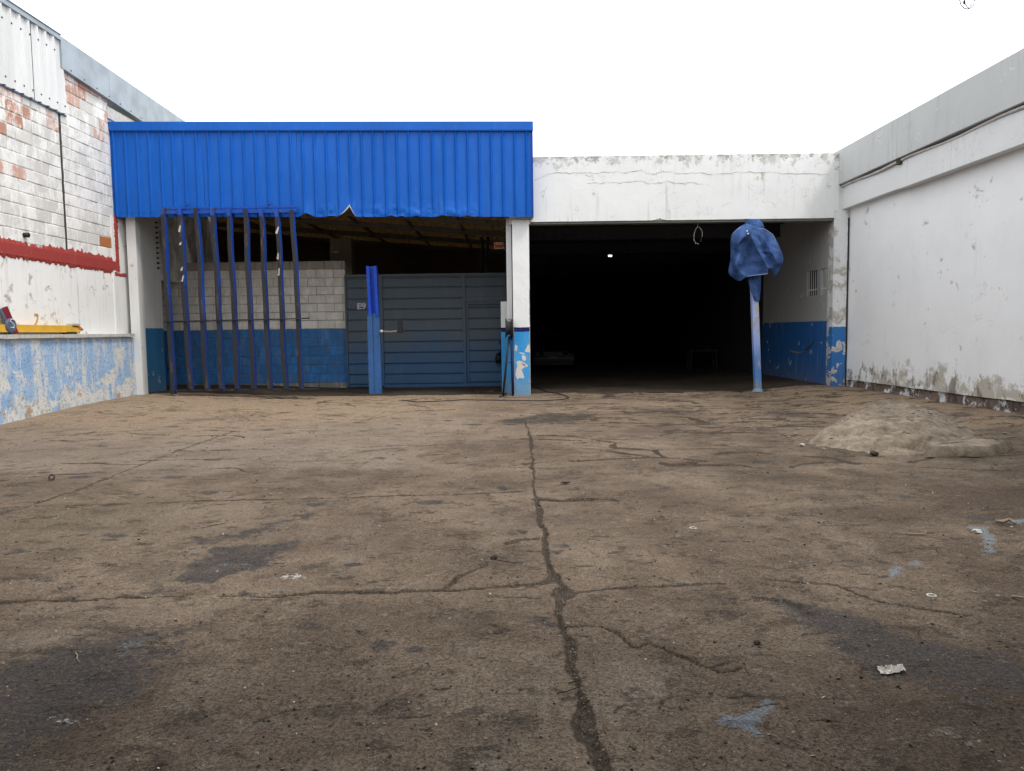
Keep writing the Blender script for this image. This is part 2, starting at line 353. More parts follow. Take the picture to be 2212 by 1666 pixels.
M['worn_blue'] = paint_metal('worn_blue', (.010, .042, .20), .6, .35, (.035, .032, .04), stretch=(1, 1, .2))
M['blue_post'] = paint_metal('blue_post', (.012, .085, .62), .4, .02)
M['blue_post_low'] = paint_metal('blue_post_low', (.035, .12, .32), .55, .3, (.06, .10, .17))
M['pale_post'] = NT('pale_post'); t = M['pale_post']; t.z
c = t.mix(t.ramp(t.math('ADD', t.z, t.mul(t.noise(3, 5), .8)), 1.0, 1.9), (.10, .24, .56), (.36, .45, .76))
c = t.mix(t.ramp(t.noise(5, 7, .7, (1, 1, .4)), .60, .64), c, (.42, .38, .28)); c = t.mix(t.mul(t.ramp(t.math('ADD', t.z, t.mul(t.noise(7, 6), .7)), .45, .75, 1, 0), .8), c, (.25, .30, .33))
M['pale_post'] = t.done(c, .6, t.noise(9), .1)
M['black'] = paint_metal('black_steel', (.018, .018, .02), .5, .1, (.04, .03, .025))
M['rubber'] = paint_metal('rubber', (.022, .022, .024), .7, .05, (.05, .05, .05))
M['navy'] = paint_metal('navy', (.012, .014, .09), .5, .2)
M['purlin'] = paint_metal('purlin', (.16, .155, .13), .6, .4)
M['white_pipe'] = paint_metal('white_pipe', (.62, .62, .62), .5, .05, (.4, .4, .4), stretch=(1, 1, .2))
M['dark_pipe'] = paint_metal('dark_pipe', (.58, .55, .53), .6, .3, (.2, .15, .12))
# denim
t = NT('denim'); c = t.mix(t.ramp(t.noise(3.5, 6, .65), .3, .7), (.014, .034, .11), (.060, .120, .29))
c = t.mix(t.mul(t.ramp(t.noise(60, 3, .6, (1, 1, .3)), .45, .75), .35), c, (.13, .22, .42))
M['denim'] = t.done(c, .9, t.math('ADD', t.noise(9, 5, .6), t.mul(t.noise(70, 2), .3)), .5, .02, 0, .1)
t = NT('denim_seam'); M['seam'] = t.done((.28, .33, .45), .9)
def simple(name, col, rough=.6, metal=0, n=12, var=.25):
    t = NT(name); q = t.noise(n, 5, .6); return t.done(t.mix(t.ramp(q, .3, .75), col, tuple(x*(1-var) for x in col)), rough, q, .15, .01, metal)
M['yellow'] = simple('yellow_paint', (.74, .42, .045), .5, n=4, var=.18)
M['orange'] = simple('orange_plastic', (.50, .16, .04), .5)
M['darkred'] = simple('dark_red', (.20, .018, .025), .6, n=5)
M['slate'] = simple('slate_paint', (.10, .13, .20), .6)
M['concrete'] = simple('ledge_concrete', (.55, .54, .50), .9, n=8)
M['lettering'] = simple('white_lettering', (.62, .62, .70), .7)
M['ochre'] = simple('ochre_paint', (.62, .36, .10), .8)
M['sign_orange'] = simple('sign_orange', (.60, .17, .06), .6)
M['sign_yellow'] = simple('sign_yellow', (.35, .20, .02), .6)
M['sign_pale'] = simple('sign_pale', (.55, .42, .36), .6)
M['ink'] = simple('ink', (.03, .012, .01), .6)
M['paper'] = simple('dirty_paper', (.60, .57, .50), .9, n=30, var=.5)
M['stone'] = simple('stone', (.28, .245, .195), .9, n=20)
M['stone_dark'] = simple('stone_dark', (.06, .05, .04), .9, n=20)
M['leaf'] = simple('dry_leaf', (.10, .075, .05), .8, n=30)
M['wood'] = simple('weathered_wood', (.28, .23, .17), .9, n=30)
M['car'] = simple('car_paint', (.008, .009, .011), .4, n=2)
M['glass'] = simple('dark_glass', (.01, .012, .014), .08)
M['chrome'] = simple('chrome', (.6, .6, .62), .2, 1.)
M['lamp_glass'] = simple('lamp_glass', (.06, .06, .065), .3)
M['dull_plate'] = simple('dull_plate', (.10, .10, .10), .6)
M['dull_chrome'] = simple('dull_chrome', (.12, .12, .125), .4, .6)
M['dark_wood'] = simple('dark_wood', (.05, .04, .03), .9)
M['foil'] = simple('foil', (.62, .60, .54), .5, .4)
t = NT('rubble'); q = t.noise(6, 9, .7); c = t.mix(t.ramp(q, .3, .7), (.15, .117, .085), (.36, .29, .215)); c = t.mix(t.mul(t.ramp(t.noise(2, 5), .5, .66), .6), c, (.12, .10, .06))
c = t.mix(t.mul(t.ramp(t.noise(40, 4), .5, .7), .4), c, (.12, .1, .08)); M['rubble'] = t.done(c, .95, t.math('ADD', q, t.mul(t.noise(30, 6), .4)), .9, .05)
t = NT('slab_top'); q = t.noise(4, 9, .7); c = t.mix(t.ramp(q, .35, .65), (.17, .135, .095), (.31, .255, .19)); c = t.mix(t.mul(t.ramp(t.noise(20, 6, .75), .54, .62), .6), c, (.13, .10, .07)); M['slabtop'] = t.done(c, .95, t.math('ADD', q, t.mul(t.noise(30, 6), .3)), .7, .04)
t = NT('foundation'); q = t.noise(5, 9, .75); c = t.mix(t.ramp(q, .35, .65), (.07, .05, .04), (.22, .16, .12)); c = t.mix(t.ramp(t.noise(2.3, 7, .7, off=3.), .52, .58), c, (.60, .62, .64))
M['foundation'] = t.done(c, .95, q, 1., .05)
t = NT('roof_sheet'); q = t.noise(14, 8, .85); c = t.mix(t.ramp(q, .46, .56), (.04, .028, .018), (.62, .46, .26))
tr = t.n('ShaderNodeBsdfTranslucent'); t.set(tr.inputs[0], c); ms = t.n('ShaderNodeMixShader'); ms.inputs[0].default_value = .26
t.done(c, .8); t.t.links.new(t.b.outputs[0], ms.inputs[1]); t.t.links.new(tr.outputs[0], ms.inputs[2]); t.t.links.new(ms.outputs[0], t.t.nodes['Material Output'].inputs[0]); M['roofsheet'] = t.m
t = NT('lamp_tube'); t.set(t.b.inputs['Emission Color'], (1, 1, 1)); t.b.inputs['Emission Strength'].default_value = 3; M['tube'] = t.m
# centre column (peeling paint, mask attribute)
t = NT('peeling_column'); a = t.attr('peel'); t.z
wob = t.mul(t.math('SUBTRACT', t.noise(9, 4), .5), .02); zz = t.math('ADD', t.z, wob)
c = t.mix(t.ramp(t.noise(2, 6), .3, .75, 0, .5), (.76, .765, .76), (.64, .64, .63))
c = t.mix(t.ramp(zz, 1.685, 1.69, 1, 0), c, (.010, .010, .10))
lb = t.mix(t.ramp(t.noise(3, 6, .65), .35, .75), (.035, .30, .68), (.10, .34, .60)); c = t.mix(t.ramp(zz, 1.575, 1.58, 1, 0), c, lb)
c = t.mix(t.mul(t.ramp(t.math('ADD', t.z, t.mul(t.noise(10, 7, .7), -.6)), -.3, .4, 1, 0), .6), c, (.22, .28, .30))
sc_ = t.ramp(t.noise(18, 6, .75), .62, .66); c = t.mix(t.mul(sc_, t.ramp(t.z, 1.5, 1.8, .8, .15)), c, (.55, .56, .56))
pk = t.ramp(t.math('ADD', a[0], t.mul(t.math('SUBTRACT', t.noise(14, 7, .7), .5), .7)), .45, .52)
c = t.mix(pk, c, (.62, .60, .55)); pk2 = t.ramp(t.math('ADD', a[1], t.mul(t.math('SUBTRACT', t.noise(16, 7, .7, off=3.), .5), .8)), .45, .52); c = t.mix(pk2, c, (.30, .27, .24))
M['column'] = t.done(c, .85, t.math('SUBTRACT', t.noise(20, 6), t.mul(pk, .6)), .35, .012)

# ------------------------------------------------------------------ ground
ground = tag(MB().add([(-120,-120,-.09),(120,-120,-.09),(120,120,-.09),(-120,120,-.09)], [(0,1,2,3)]).build('ground', M['dirt']), kind='structure')
ys = [1.3]
while ys[-1] < 18.62: ys.append(ys[-1]+min(.032, max(.011, ys[-1]**2/1184*1.5)))
ys = np.array(ys); xs = [0.]
while xs[-1] < 9.7: xs.append(xs[-1]+(.019 if xs[-1] < 3.3 else .034))
xs = np.array(xs); xs = np.concatenate([-xs[:0:-1], xs[xs < 8.5]])
X, Y = np.meshgrid(xs, ys)
wx = X+.10*(fbm(X, Y, 2.2, 5, 11)-.5)+.035*(fbm(X, Y, 14, 3, 15)-.5); wy = Y+.10*(fbm(X, Y, 2.2, 5, 21)-.5)+.035*(fbm(X, Y, 14, 3, 25)-.5)
def gp(pts): return [tuple(G(u, v)[:2]) for u, v in pts]
z6 = lambda x, y: (704.8+x*.3432, 840.4+y*.3432) if False else None
MAIN = [(1134,912),(1140,930),(1148,971),(1154,1033),(1151,1060),(1161,1087),(1166,1125),(1178,1149),(1180,1184),(1189,1225),(1199,1245),(1212,1284),(1208,1322),(1218,1354),(1231,1379),(1237,1411),(1237,1437),(1247,1469),(1256,1500),(1266,1526),(1266,1564),(1282,1602),(1291,1634),(1301,1666),(1320,1720),(1330,1900)]
MW   = [.60*q for q in [.012,.014,.014,.013,.018,.018,.018,.018,.018,.020,.03,.038,.024,.022,.028,.03,.026,.022,.028,.035,.045,.04,.042,.036,.03,.03]]
T1 = [(-160,1306),(0,1302),(86,1298),(206,1294),(309,1289),(446,1287),(515,1290),(600,1287),(704,1278),(842,1276),(979,1275),(1117,1267),(1160,1262),(1185,1249),(1200,1243)]
T1R = [(1200,1283),(1310,1272),(1450,1262),(1560,1262)]
T2 = [(-80,1103),(79,1094),(274,1088),(446,1082),(583,1079),(711,1075),(856,1071),(979,1068),(1048,1065),(1134,1060)]
T2R = [(1154,1079),(1220,1082),(1290,1079),(1330,1081)]
T3 = [(385,974),(583,970),(705,970),(842,962),(960,960),(1014,957),(1070,950)]
DG = [(-60,1135),(20,1105),(69,1094),(206,1043),(309,1002),(385,974),(440,955),(505,931)]
ARC = [(1221,1351),(1260,1351),(1291,1355),(1330,1367),(1355,1383),(1365,1395),(1396,1383),(1435,1398),(1476,1414),(1518,1430),(1560,1445),(1600,1440)]
A_ = lambda L: [(1138.6+x*.2942, 813.3+y*.2942) for x, y in L]
RC = [A_(q) for q in ([(480,310),(720,290),(900,285),(1180,300),(1330,340),(1470,340),(1600,320),(1780,340)], [(20,430),(300,430),(450,455),(640,490),(640,520),(960,545),(1000,595),(1150,605),(1300,620)],
  [(1000,635),(1050,645),(1200,645),(1210,630)], [(1210,650),(1560,645),(1700,670),(1880,670)], [(1390,570),(1480,555),(1650,550),(1750,562),(1900,580),(2090,585)],
  [(0,640),(300,620),(600,610),(900,590)], [(600,550),(800,580),(960,595)], [(910,192),(1130,195),(1200,180),(1240,200)], [(1010,210),(1110,215),(1200,228)], [(330,905),(480,905),(620,900),(660,920)],
  [(480,310),(560,330),(820,350)], [(1200,305),(1300,345),(1480,345)], [(100,460),(450,470),(640,480)], [(2090,585),(2250,600),(2400,640)])]
OTH = [([(972,1269),(996,1245),(1034,1228),(1055,1221)], .010), ([(1100,1176),(1130,1168),(1165,1165)], .013), ([(1630,720+570),(1700,1300),(1750,1330)], .012),
       ([(1650,1250),(1800,1262),(1900,1300),(2100,1330)], .006), ([(400,1187+0),(470,1180)], .004), ([(1530,840),(1600,842),(1700,838),(1760,835)], .018),
       ([(250,893),(420,888),(560,884)], .010), ([(880,872),(930,880),(1010,878)], .012), ([(700,905),(790,907),(830,900)], .013), ([(840,893),(900,890)], .010),
       ([(1680,995),(1850,1000),(2000,1010),(2212,1020)], .010), ([(1990,935),(2090,930),(2160,925)], .013)]
crack = np.zeros_like(X); depth = np.zeros_like(X)
def addcrack(pts, w, dep=.02, side=1.):
    global crack, depth
    g = gp(pts); ws = w if hasattr(w, '__len__') else [w]*len(g)
    for (a, b, w0, w1) in zip(g[:-1], g[1:], ws[:-1], ws[1:]):
        m = .3; i0, i1 = np.searchsorted(ys, [min(a[1], b[1])-m, max(a[1], b[1])+m]); j0, j1 = np.searchsorted(xs, [min(a[0], b[0])-m, max(a[0], b[0])+m])
        if i0 >= i1 or j0 >= j1: continue
        S = np.s_[i0:i1, j0:j1]; px, py = wx[S], wy[S]
        L = (b[0]-a[0])**2+(b[1]-a[1])**2+1e-9; t = np.clip(((px-a[0])*(b[0]-a[0])+(py-a[1])*(b[1]-a[1]))/L, 0, 1)
        d = np.hypot(px-a[0]-t*(b[0]-a[0]), py-a[1]-t*(b[1]-a[1])); ww = (w0+(w1-w0)*t)*(1 if w0 > .0139 and pts is MAIN else .35+1.3*sm((vnoise(px, py, 1.7, 77)-.25)/.4))
        ww = ww*(.55+.9*vnoise(px, py, 5, 31))
        crack[S] = np.maximum(crack[S], np.clip(1-(d-ww*.6)/(ww*.9+.012), 0, 1))
        depth[S] = np.maximum(depth[S], dep*np.clip(1-(d-ww*.5)/(ww*.5+.008), 0, 1))
addcrack(MAIN, MW, .026); addcrack(T1, .010, .022); addcrack(T1R, .006, .01); addcrack(T2, .015, .02); addcrack(T2R, .022, .02); addcrack(T3, .018, .02)
addcrack(DG, .014, .02); addcrack(ARC, [.020,.017,.014,.011,.009,.008,.007,.008,.009,.008,.006,.005], .022)
for q in RC: addcrack(q, .030, .035)
for q, w in OTH: addcrack(q, w, .015)
rk = random.Random(12)
def wander(x, y, L, w, n=6, dep=.02):
    global crack, depth
    a = rk.uniform(-.35, .35)+(math.pi if rk.random() < .5 else 0); pts = [(x, y)]
    for i in range(n): a += rk.uniform(-.45, .45); x += L/n*math.cos(a); y += L/n*math.sin(a)*.8; pts.append((x, y))
    for (a_, b_) in zip(pts[:-1], pts[1:]):
        i0, i1 = np.searchsorted(ys, [min(a_[1], b_[1])-.2, max(a_[1], b_[1])+.2]); j0, j1 = np.searchsorted(xs, [min(a_[0], b_[0])-.2, max(a_[0], b_[0])+.2])
        if i0 >= i1 or j0 >= j1: continue
        S = np.s_[i0:i1, j0:j1]; d = segdist(wx[S], wy[S], [a_, b_]); ww = w*(.3+1.1*vnoise(wx[S], wy[S], 7, 33))
        crack[S] = np.maximum(crack[S], np.clip(1-(d-ww*.5)/(ww*.8+.008), 0, 1)*.9); depth[S] = np.maximum(depth[S], dep*np.clip(1-(d-ww*.4)/(ww*.6+.006), 0, 1))
for _ in range(170):
    y = rk.uniform(8.5, 18.2); x = rk.uniform(-9, 7.8) if rk.random() < .55 else rk.uniform(0, 7.5); wander(x, y, rk.uniform(.25, 1.3), rk.uniform(.014, .042))
for _ in range(130):
    y = rk.uniform(2.8, 8.5); x = rk.uniform(-.7, .7)*y; wander(x, y, rk.uniform(.06, .3)*(y/5), rk.uniform(.003, .009), 4, .008)
for _ in range(26):
    x = rk.uniform(-8.5, 7.5); wander(x, 18.0+rk.uniform(-.7, .45), rk.uniform(.6, 1.8), rk.uniform(.03, .07), 8, .03)
addcrack([(1206,1272),(1216,1290)], .034, .02); addcrack([(1160,1262),(1198,1254)], .014, .016)
addcrack([(1264,1560),(1275,1590)], .016, .03)
def poly(pts, soft=.10, S=None):
    g = gp(pts); return np.clip(.5+sdf(wx, wy, g)/soft*.5, 0, 1)
oil = np.zeros_like(X)
for pts, k, s in [
  ([(-60,1460),(0,1432),(60,1412),(130,1385),(190,1376),(250,1372),(300,1352),(350,1358),(410,1400),(350,1422),(358,1450),(310,1500),(270,1530),(200,1545),(110,1600),(60,1640),(-60,1680)], .85, .3),
  ([(375,1255),(395,1232),(440,1203),(470,1184),(560,1178),(640,1170),(652,1180),(600,1192),(575,1203),(590,1222),(520,1232),(440,1262),(400,1262)], 1, .15),
  ([(375,1178),(420,1163),(500,1150),(560,1133),(620,1120),(640,1126),(580,1150),(520,1165),(450,1180)], .8, .2), ([(618,1118),(660,1104),(692,1112),(675,1125),(640,1124)], .8, .15),
  ([(200,1160),(240,1150),(280,1158),(245,1166)], .8, .1), ([(0,1195),(35,1183),(75,1192),(40,1198)], .8, .1), ([(70,1250),(90,1241),(112,1246),(100,1258),(80,1258)], .9, .1),
  ([(640,1350),(662,1340),(688,1345),(680,1358),(650,1360)], .9, .1), ([(800,1395),(830,1385),(862,1392),(850,1410),(810,1412)], .9, .1), ([(1060,1052),(1085,1048),(1110,1053),(1090,1062),(1065,1058)], .8, .1),
  ([(815,1120),(835,1112),(850,1118),(832,1127)], .6, .1), ([(1015,1065),(1040,1060),(1060,1065),(1035,1070)], .6, .1), ([(280,1278),(330,1262),(400,1265),(360,1285),(300,1290)], .7, .2),
  ([(90,1290),(150,1282),(220,1288),(180,1296)], .8, .15), ([(250,1300),(420,1290),(560,1300),(600,1330),(460,1345),(300,1325)], .5, .3), ([(470,1290),(540,1278),(560,1290),(500,1296)], .8, .15),
  ([(1090,1150),(1130,1140),(1170,1142),(1165,1155),(1110,1172),(1100,1160)], .6, .15), ([(1050,910),(1180,890),(1320,893),(1250,915),(1100,920)], .65, .3), ([(1340,883),(1430,880),(1560,888),(1480,900),(1380,895)], .5, .3),
  ([(1650,1285),(1720,1298),(1800,1320),(1870,1335),(1950,1375),(2060,1395),(2260,1440),(2260,1500),(2100,1490),(2010,1470),(1950,1465),(1880,1470),(1850,1430),(1810,1400),(1770,1370),(1710,1345)], .95, .25),
  ([(1870,1400),(1960,1400),(2060,1460),(2230,1560),(2200,1560),(2060,1500),(1930,1470)], .8, .3), ([(960,1350),(1010,1335),(1030,1350),(990,1380),(920,1410),(900,1400)], .45, .25),
  ([(400,905),(520,885),(640,890),(620,915),(460,920)], .45, .5), ([(1304,844),(1340,855+4),(1400,858),(1350,861),(1300,858)], .8, .15), ([(1300,915),(1420,905),(1500,920),(1400,930)], .35, .4),
  ([(1640,880),(1800,890),(1780,905),(1640,905)], .55, .4), ([(1920,880),(2000,875),(2060,885),(1980,895)], .6, .3), ([(2040,893),(2080,890),(2110,897),(2060,903)], .9, .15), ([(330,1375),(500,1335),(560,1380),(420,1420)], .4, .5)]:
    oil = np.maximum(oil, k*poly(pts, s))
rs2 = np.random.RandomState(3)
for _ in range(190):                                # scattered small drips
    cx = rs2.uniform(-8.5, 7.5); cy = rs2.uniform(2.6, 17.5) ; r = rs2.uniform(.02, .11)*(1.0 if cy > 6 else .55)
    if abs(cx) > cy*.72: continue
    m = np.hypot((X-cx)/1.3, Y-cy); oil = np.maximum(oil, rs2.uniform(.45, .95)*np.clip(1.3-m/r*.7, 0, 1))
blue = np.zeros_like(X)
for pts, k, s in [([(1538,1558),(1560,1541),(1620,1531),(1655,1508),(1670,1518),(1645,1540),(1622,1556),(1624,1582),(1592,1578),(1578,1562),(1552,1568)], 1, .05),
  ([(2085,1135),(2120,1135),(2150,1160),(2148,1195),(2115,1205),(2125,1175),(2105,1155)], .8, .08), ([(1912,1240),(1925,1220),(1990,1210),(2020,1212),(1960,1225),(1935,1250),(1915,1255)], .75, .08),
  ([(2160,1125),(2230,1118),(2230,1135),(2180,1135)], .8, .1), ([(235,1400),(270,1375),(330,1372),(300,1395),(250,1420)], .62, .15), ([(440,1230),(500,1200),(560,1200),(520,1225)], .55, .2), ([(1760,1340),(1860,1360),(1900,1440),(1830,1400)], .5, .3),
  ([(1600,1100),(1660,1098),(1650,1125),(1600,1120)], .45, .3)]:
    blue = np.maximum(blue, k*poly(pts, s))
chalk = np.zeros_like(X)
for pts, k, s in [([(585,1248),(610,1236),(670,1238),(660,1250),(620,1255)], .9, .1), ([(98,1555),(130,1545),(150,1555),(210,1550),(205,1562),(120,1568)], .95, .06), ([(165,1590),(185,1588),(180,1600)], .8, .04),
  ([(500,1112),(540,1108),(545,1118),(510,1118)], .7, .1), ([(1240,900),(1330,905),(1290,912)], .3, .3), ([(620,1590),(690,1580),(700,1640),(640,1640)], .45, .25), ([(700,1103),(730,1104),(720,1107)], .9, .05),
  ([(1870,925),(2000,915),(2212,880),(2212,1000),(1990,985)], .35, .5)]:
    chalk = np.maximum(chalk, k*poly(pts, s))
tan = sm((Y-10)/6)*(.35+.9*sm((-X+1)/6))*(.5+.9*fbm(X, Y, .5, 4, 41)); tan = np.clip(tan+.8*sm((X-4.5)/2.5)*sm((Y-8.5)/3)*fbm(X, Y, .7, 4, 42)*1.5, 0, 1)
olive = np.maximum(poly([(90,1130),(200,1092),(330,1095),(300,1130),(180,1160)], .8), 0)
far = sm((Y-8)/5); rgh = np.clip(far*(.3+sm((X+1)/5)), 0, 1)
Z = gz(X, Y) + .016*(fbm(X, Y, .6, 3, 51)-.5) + .006*(fbm(X, Y, 5, 4, 61)-.5)*(1+2*rgh)
st = fbm(X*.7, Y*1.8, 1.6, 5, 71); step = sm((st-.5)/.03)*rgh*.018; Z = Z-step
dirtm = sm((st-.5)/.02)*rgh*sm((.60-st)/.05)
Z = Z - depth
# dirt washed against the walls and doorway
Z += .03*sm((Y-17.6)/1.0)*fbm(X, Y, 1.8, 4, 81)*(X > -9) - .0
crack = np.clip(np.maximum(crack, .75*dirtm), 0, 1)
mud = .55*sm((X-.2)/3)*sm((13-Y)/4)+.28*sm((5.2-Y)/2.2)*sm((X+3)/3)
for pts, k, s_ in [([(1560,1090),(1800,1060),(2212,1020),(2300,1100),(2212,1230),(1900,1250),(1650,1200)], .75, 1.2), ([(1500,900),(1750,900),(1750,985),(1500,990)], .5, 1.), ([(300,1290),(700,1290),(800,1380),(420,1440)], .6, .5), ([(850,1300),(1050,1320),(1000,1450),(860,1430)], .5, .4), ([(0,1440),(380,1350),(420,1480),(250,1640),(0,1700)], .8, .4), ([(2000,1500),(2212,1480),(2212,1666),(1900,1666)], .6, .3)]:
    mud = np.maximum(mud, k*poly(pts, s_))
pale = .75*sm((Y-6.5)/3)*sm((1.2-X)/3)
for pts, k, s_ in [([(1240,1370),(1340,1390),(1450,1430),(1520,1500),(1420,1560),(1290,1540)], .8, .3), ([(560,1290),(800,1285),(760,1330),(600,1340)], .6, .3), ([(0,1370),(200,1340),(330,1350),(120,1400),(0,1430)], .7, .3), ([(300,1100),(1050,1090),(1120,1240),(700,1250),(400,1160)], .5, .8)]:
    pale = np.maximum(pale, k*poly(pts, s_))
mC = np.stack([mud, pale, pale*0], -1).reshape(-1, 3)
mA = np.stack([crack, oil, blue], -1).reshape(-1, 3); mB = np.stack([chalk, tan, olive], -1).reshape(-1, 3)
def yofx(pts, x):
    g = sorted(gp(pts)); return np.interp(x, [p[0] for p in g], [p[1] for p in g])
def xofy(pts, y):
    g = sorted([(p[1], p[0]) for p in gp(pts)]); return np.interp(y, [p[0] for p in g], [p[1] for p in g])
qx = (wx[:-1,:-1]+wx[1:,1:])/2; qy = (wy[:-1,:-1]+wy[1:,1:])/2
colid = (qx > xofy(MAIN, qy)).astype(int)
dgx = xofy(DG, qy); left = (qx < dgx)
rowid = (qy > yofx(T1, qx)).astype(int)+(qy > yofx(T2, qx)).astype(int)+((qy > yofx(T3, qx)) & (qx < 1)).astype(int)
sid = np.where(colid == 1, 10+np.minimum(rowid, 2), np.where(left & (rowid >= 1), 20+np.minimum(rowid, 2), rowid))
idx = np.arange(X.size).reshape(X.shape); Fq = np.stack([idx[:-1,:-1], idx[:-1,1:], idx[1:,1:], idx[1:,:-1]], -1).reshape(-1, 4)
VV = np.stack([X, Y, Z], -1).reshape(-1, 3); sidf = sid.ravel()
# smooth normals stay continuous over slab borders because the borders sit in the joints
for s in np.unique(sidf):
    f = Fq[sidf == s]; u, inv = np.unique(f, return_inverse=True)
    npmesh('concrete_slab', VV[u], inv.reshape(-1, 4), M['ground'], ground, True, {'maskA': mA[u], 'maskB': mB[u], 'maskC': mC[u]})
fx, fy = np.meshgrid(np.linspace(-13.5, 9.2, 120), np.concatenate([np.linspace(18.58, 22, 50), np.linspace(22.3, 46, 40)]))
fz = gz(fx, fy)*(1-.0*fy)+.02*(fbm(fx, fy, 1.2, 4, 91)-.5)-.004
fz += .03*sm((fy-18.0)/.6)*.5
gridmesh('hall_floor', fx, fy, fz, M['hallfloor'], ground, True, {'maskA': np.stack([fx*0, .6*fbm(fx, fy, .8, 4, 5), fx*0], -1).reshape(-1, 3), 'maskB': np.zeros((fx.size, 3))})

# ------------------------------------------------------------------ brick boundary wall on the left
LW = -9.5
lw = thing('brick_wall', 'long white-painted brick wall with maroon band, blue base and grey metal flashing beside the yard', 'wall')
MB().box(LW-.32, LW-.010, -14, 24, 3.1, 7.0).build('wall_core', M['mortar'], lw)
MB().box(LW-.30, LW-.006, -14, 17.86, 1.60, 3.2).build('upper_render', M['upper_plaster'], lw)
MB().box(LW-.30, LW+.02, 17.86, 18.62, 1.60, 4.44).box(LW-.3, LW-.012, 18.05, 18.62, 4.44, 6.4).build('end_pillar', M['pillar'], lw)
# base: grid for a slightly uneven face
yy, zz = np.meshgrid(np.linspace(-14, 18.3, 500), np.linspace(-.09, 1.56, 30))
gridmesh('painted_base', -9.3+.018*(fbm(yy, zz, 1.1, 5, 5)-.5)+0*zz, yy, zz, M['mottled'], lw)
mb = MB(); n = 90; e = np.linspace(-14, 18.2, n)
for a, b in zip(e[:-1], e[1:]):
    h = .012*random.random(); mb.box(-9.62, -9.235+.02*random.random(), a, b+.0005, 1.575+h, 1.655-h*.5)
mb.build('ledge', M['concrete'], lw, fix=False)
# digit two painted on the render (a ribbon)
def onL(u, v, x=LW): return P(0, u, v, x)
d2 = [(v_[0], v_[1]) for v_ in [(74,680),(81,680),(81.5,686),(80,694),(77,700),(75,705),(76,709),(82,709)]]
mb = MB(); pts = [onL(u, v) for u, v in d2]
for a, b in zip(pts[:-1], pts[1:]): mb.bar((LW+.000, a[1], a[2]), (LW+.000, b[1], b[2]), .045, .006, up=(1, 0, 0))
tag(mb.build('painted_digit', M['ochre'], lw), 'ochre painted digit 2 on the white render')
# bricks
CH, BL = .245, .5
def chbox(w, h, d, seed):                            # face towards +X, chamfered, unit block
    r = random.Random(seed); c = .010; j = lambda: r.uniform(-.004, .004)
    y, z = w/2, h/2
    vs = [(-d, -y, -z), (-d, y, -z), (-d, y, z), (-d, -y, z), (-c, -y+j(), -z+j()), (-c, y+j(), -z+j()), (-c, y+j(), z+j()), (-c, -y+j(), z+j()),
          (j(), -y+c*1.3, -z+c*1.3), (j(), y-c*1.3, -z+c*1.3), (j(), y-c*1.3, z-c*1.3), (j(), -y+c*1.3, z-c*1.3)]
    return vs, [(0,1,5,4),(1,2,6,5),(2,3,7,6),(3,0,4,7),(4,5,9,8),(5,6,10,9),(6,7,11,10),(7,4,8,11),(8,9,10,11)]
cache = {}
def brick_at(parent, axis, p, w, h, mat):
    w = round(w, 2); key = (axis, w, round(h, 3), mat, random.randrange(3))
    if key not in cache:
        vs, fs = chbox(w, h, .05, hash(str(key)) & 255)
        if axis == 'Y': vs = [(q[1], -q[0], q[2]) for q in vs]; fs = [f[::1] for f in fs]
        cache[key] = MB().add(vs, fs).build('brick', M[mat], None)
        o = cache[key]; o.parent = parent; o.location = p; return o
    o = bpy.data.objects.new('brick', cache[key].data); sc.collection.objects.link(o); o.parent = parent; o.location = p; return o
rb = random.Random(5); nb = 0
row = 0; z = 3.44
while z < 7.2:
    y = 10.6+(row % 2)*BL/2
    while y < 18.0:
        w = BL-.014
        lim = 6.4 if y < 16.03 else 7.30
        y1 = min(y+BL, 18.02)
        for (a, b) in ([(y, y1)] if not (y < 16.03 < y1) else [(y, 16.02), (16.085, y1)]):
            if b-a < .1 or z+CH/2 > lim: continue
            zc = z+CH/2; yc = (a+b)/2
            hi = (zc-5.0)/1.3+(14.6-yc)/3.2 if yc < 16 else (zc-6.35)*2.6
            r = rb.random()*1.15+hi*.30-.12
            mt = 'br_white' if r < .50 else ('br_grey' if r < .76 else ('br_pink' if r < 1.12 else 'br_red'))
            if hi < -.3 and rb.random() < .3: mt = 'br_white'
            if zc < 3.95 and zc > 3.7 and yc > 17.3: mt = 'br_orange'
            if abs(yc-16.1) < .35 and rb.random() < .6 : mt = 'br_white'
            if (hi > .35 and yc < 15.9 and b-a > .4):
                h2 = (b-a)/2
                for q in (a+h2/2, a+h2*1.5):
                    mt2 = mt if rb.random() < .6 else rb.choice(['br_pink', 'br_red', 'br_white']); brick_at(lw, 'X', (LW+rb.uniform(-.004, .006), q, zc), h2-.02, CH-.020, mt2); nb += 1
            else:
                brick_at(lw, 'X', (LW+rb.uniform(-.004, .006), yc, zc), (b-a)-.010, CH-.011, mt); nb += 1
        y += BL
    z += CH; row += 1
# rough mortar smears beside the movement joint, and the dark joint
mb = MB(); zq = 3.45
while zq < 6.33:
    mb.box(LW-.03, LW+.004, 16.02+.012*rb.random(), 16.075+.012*rb.random(), zq, zq+.08); zq += .08
mb.build('open_joint', M['joint'], lw, fix=False)
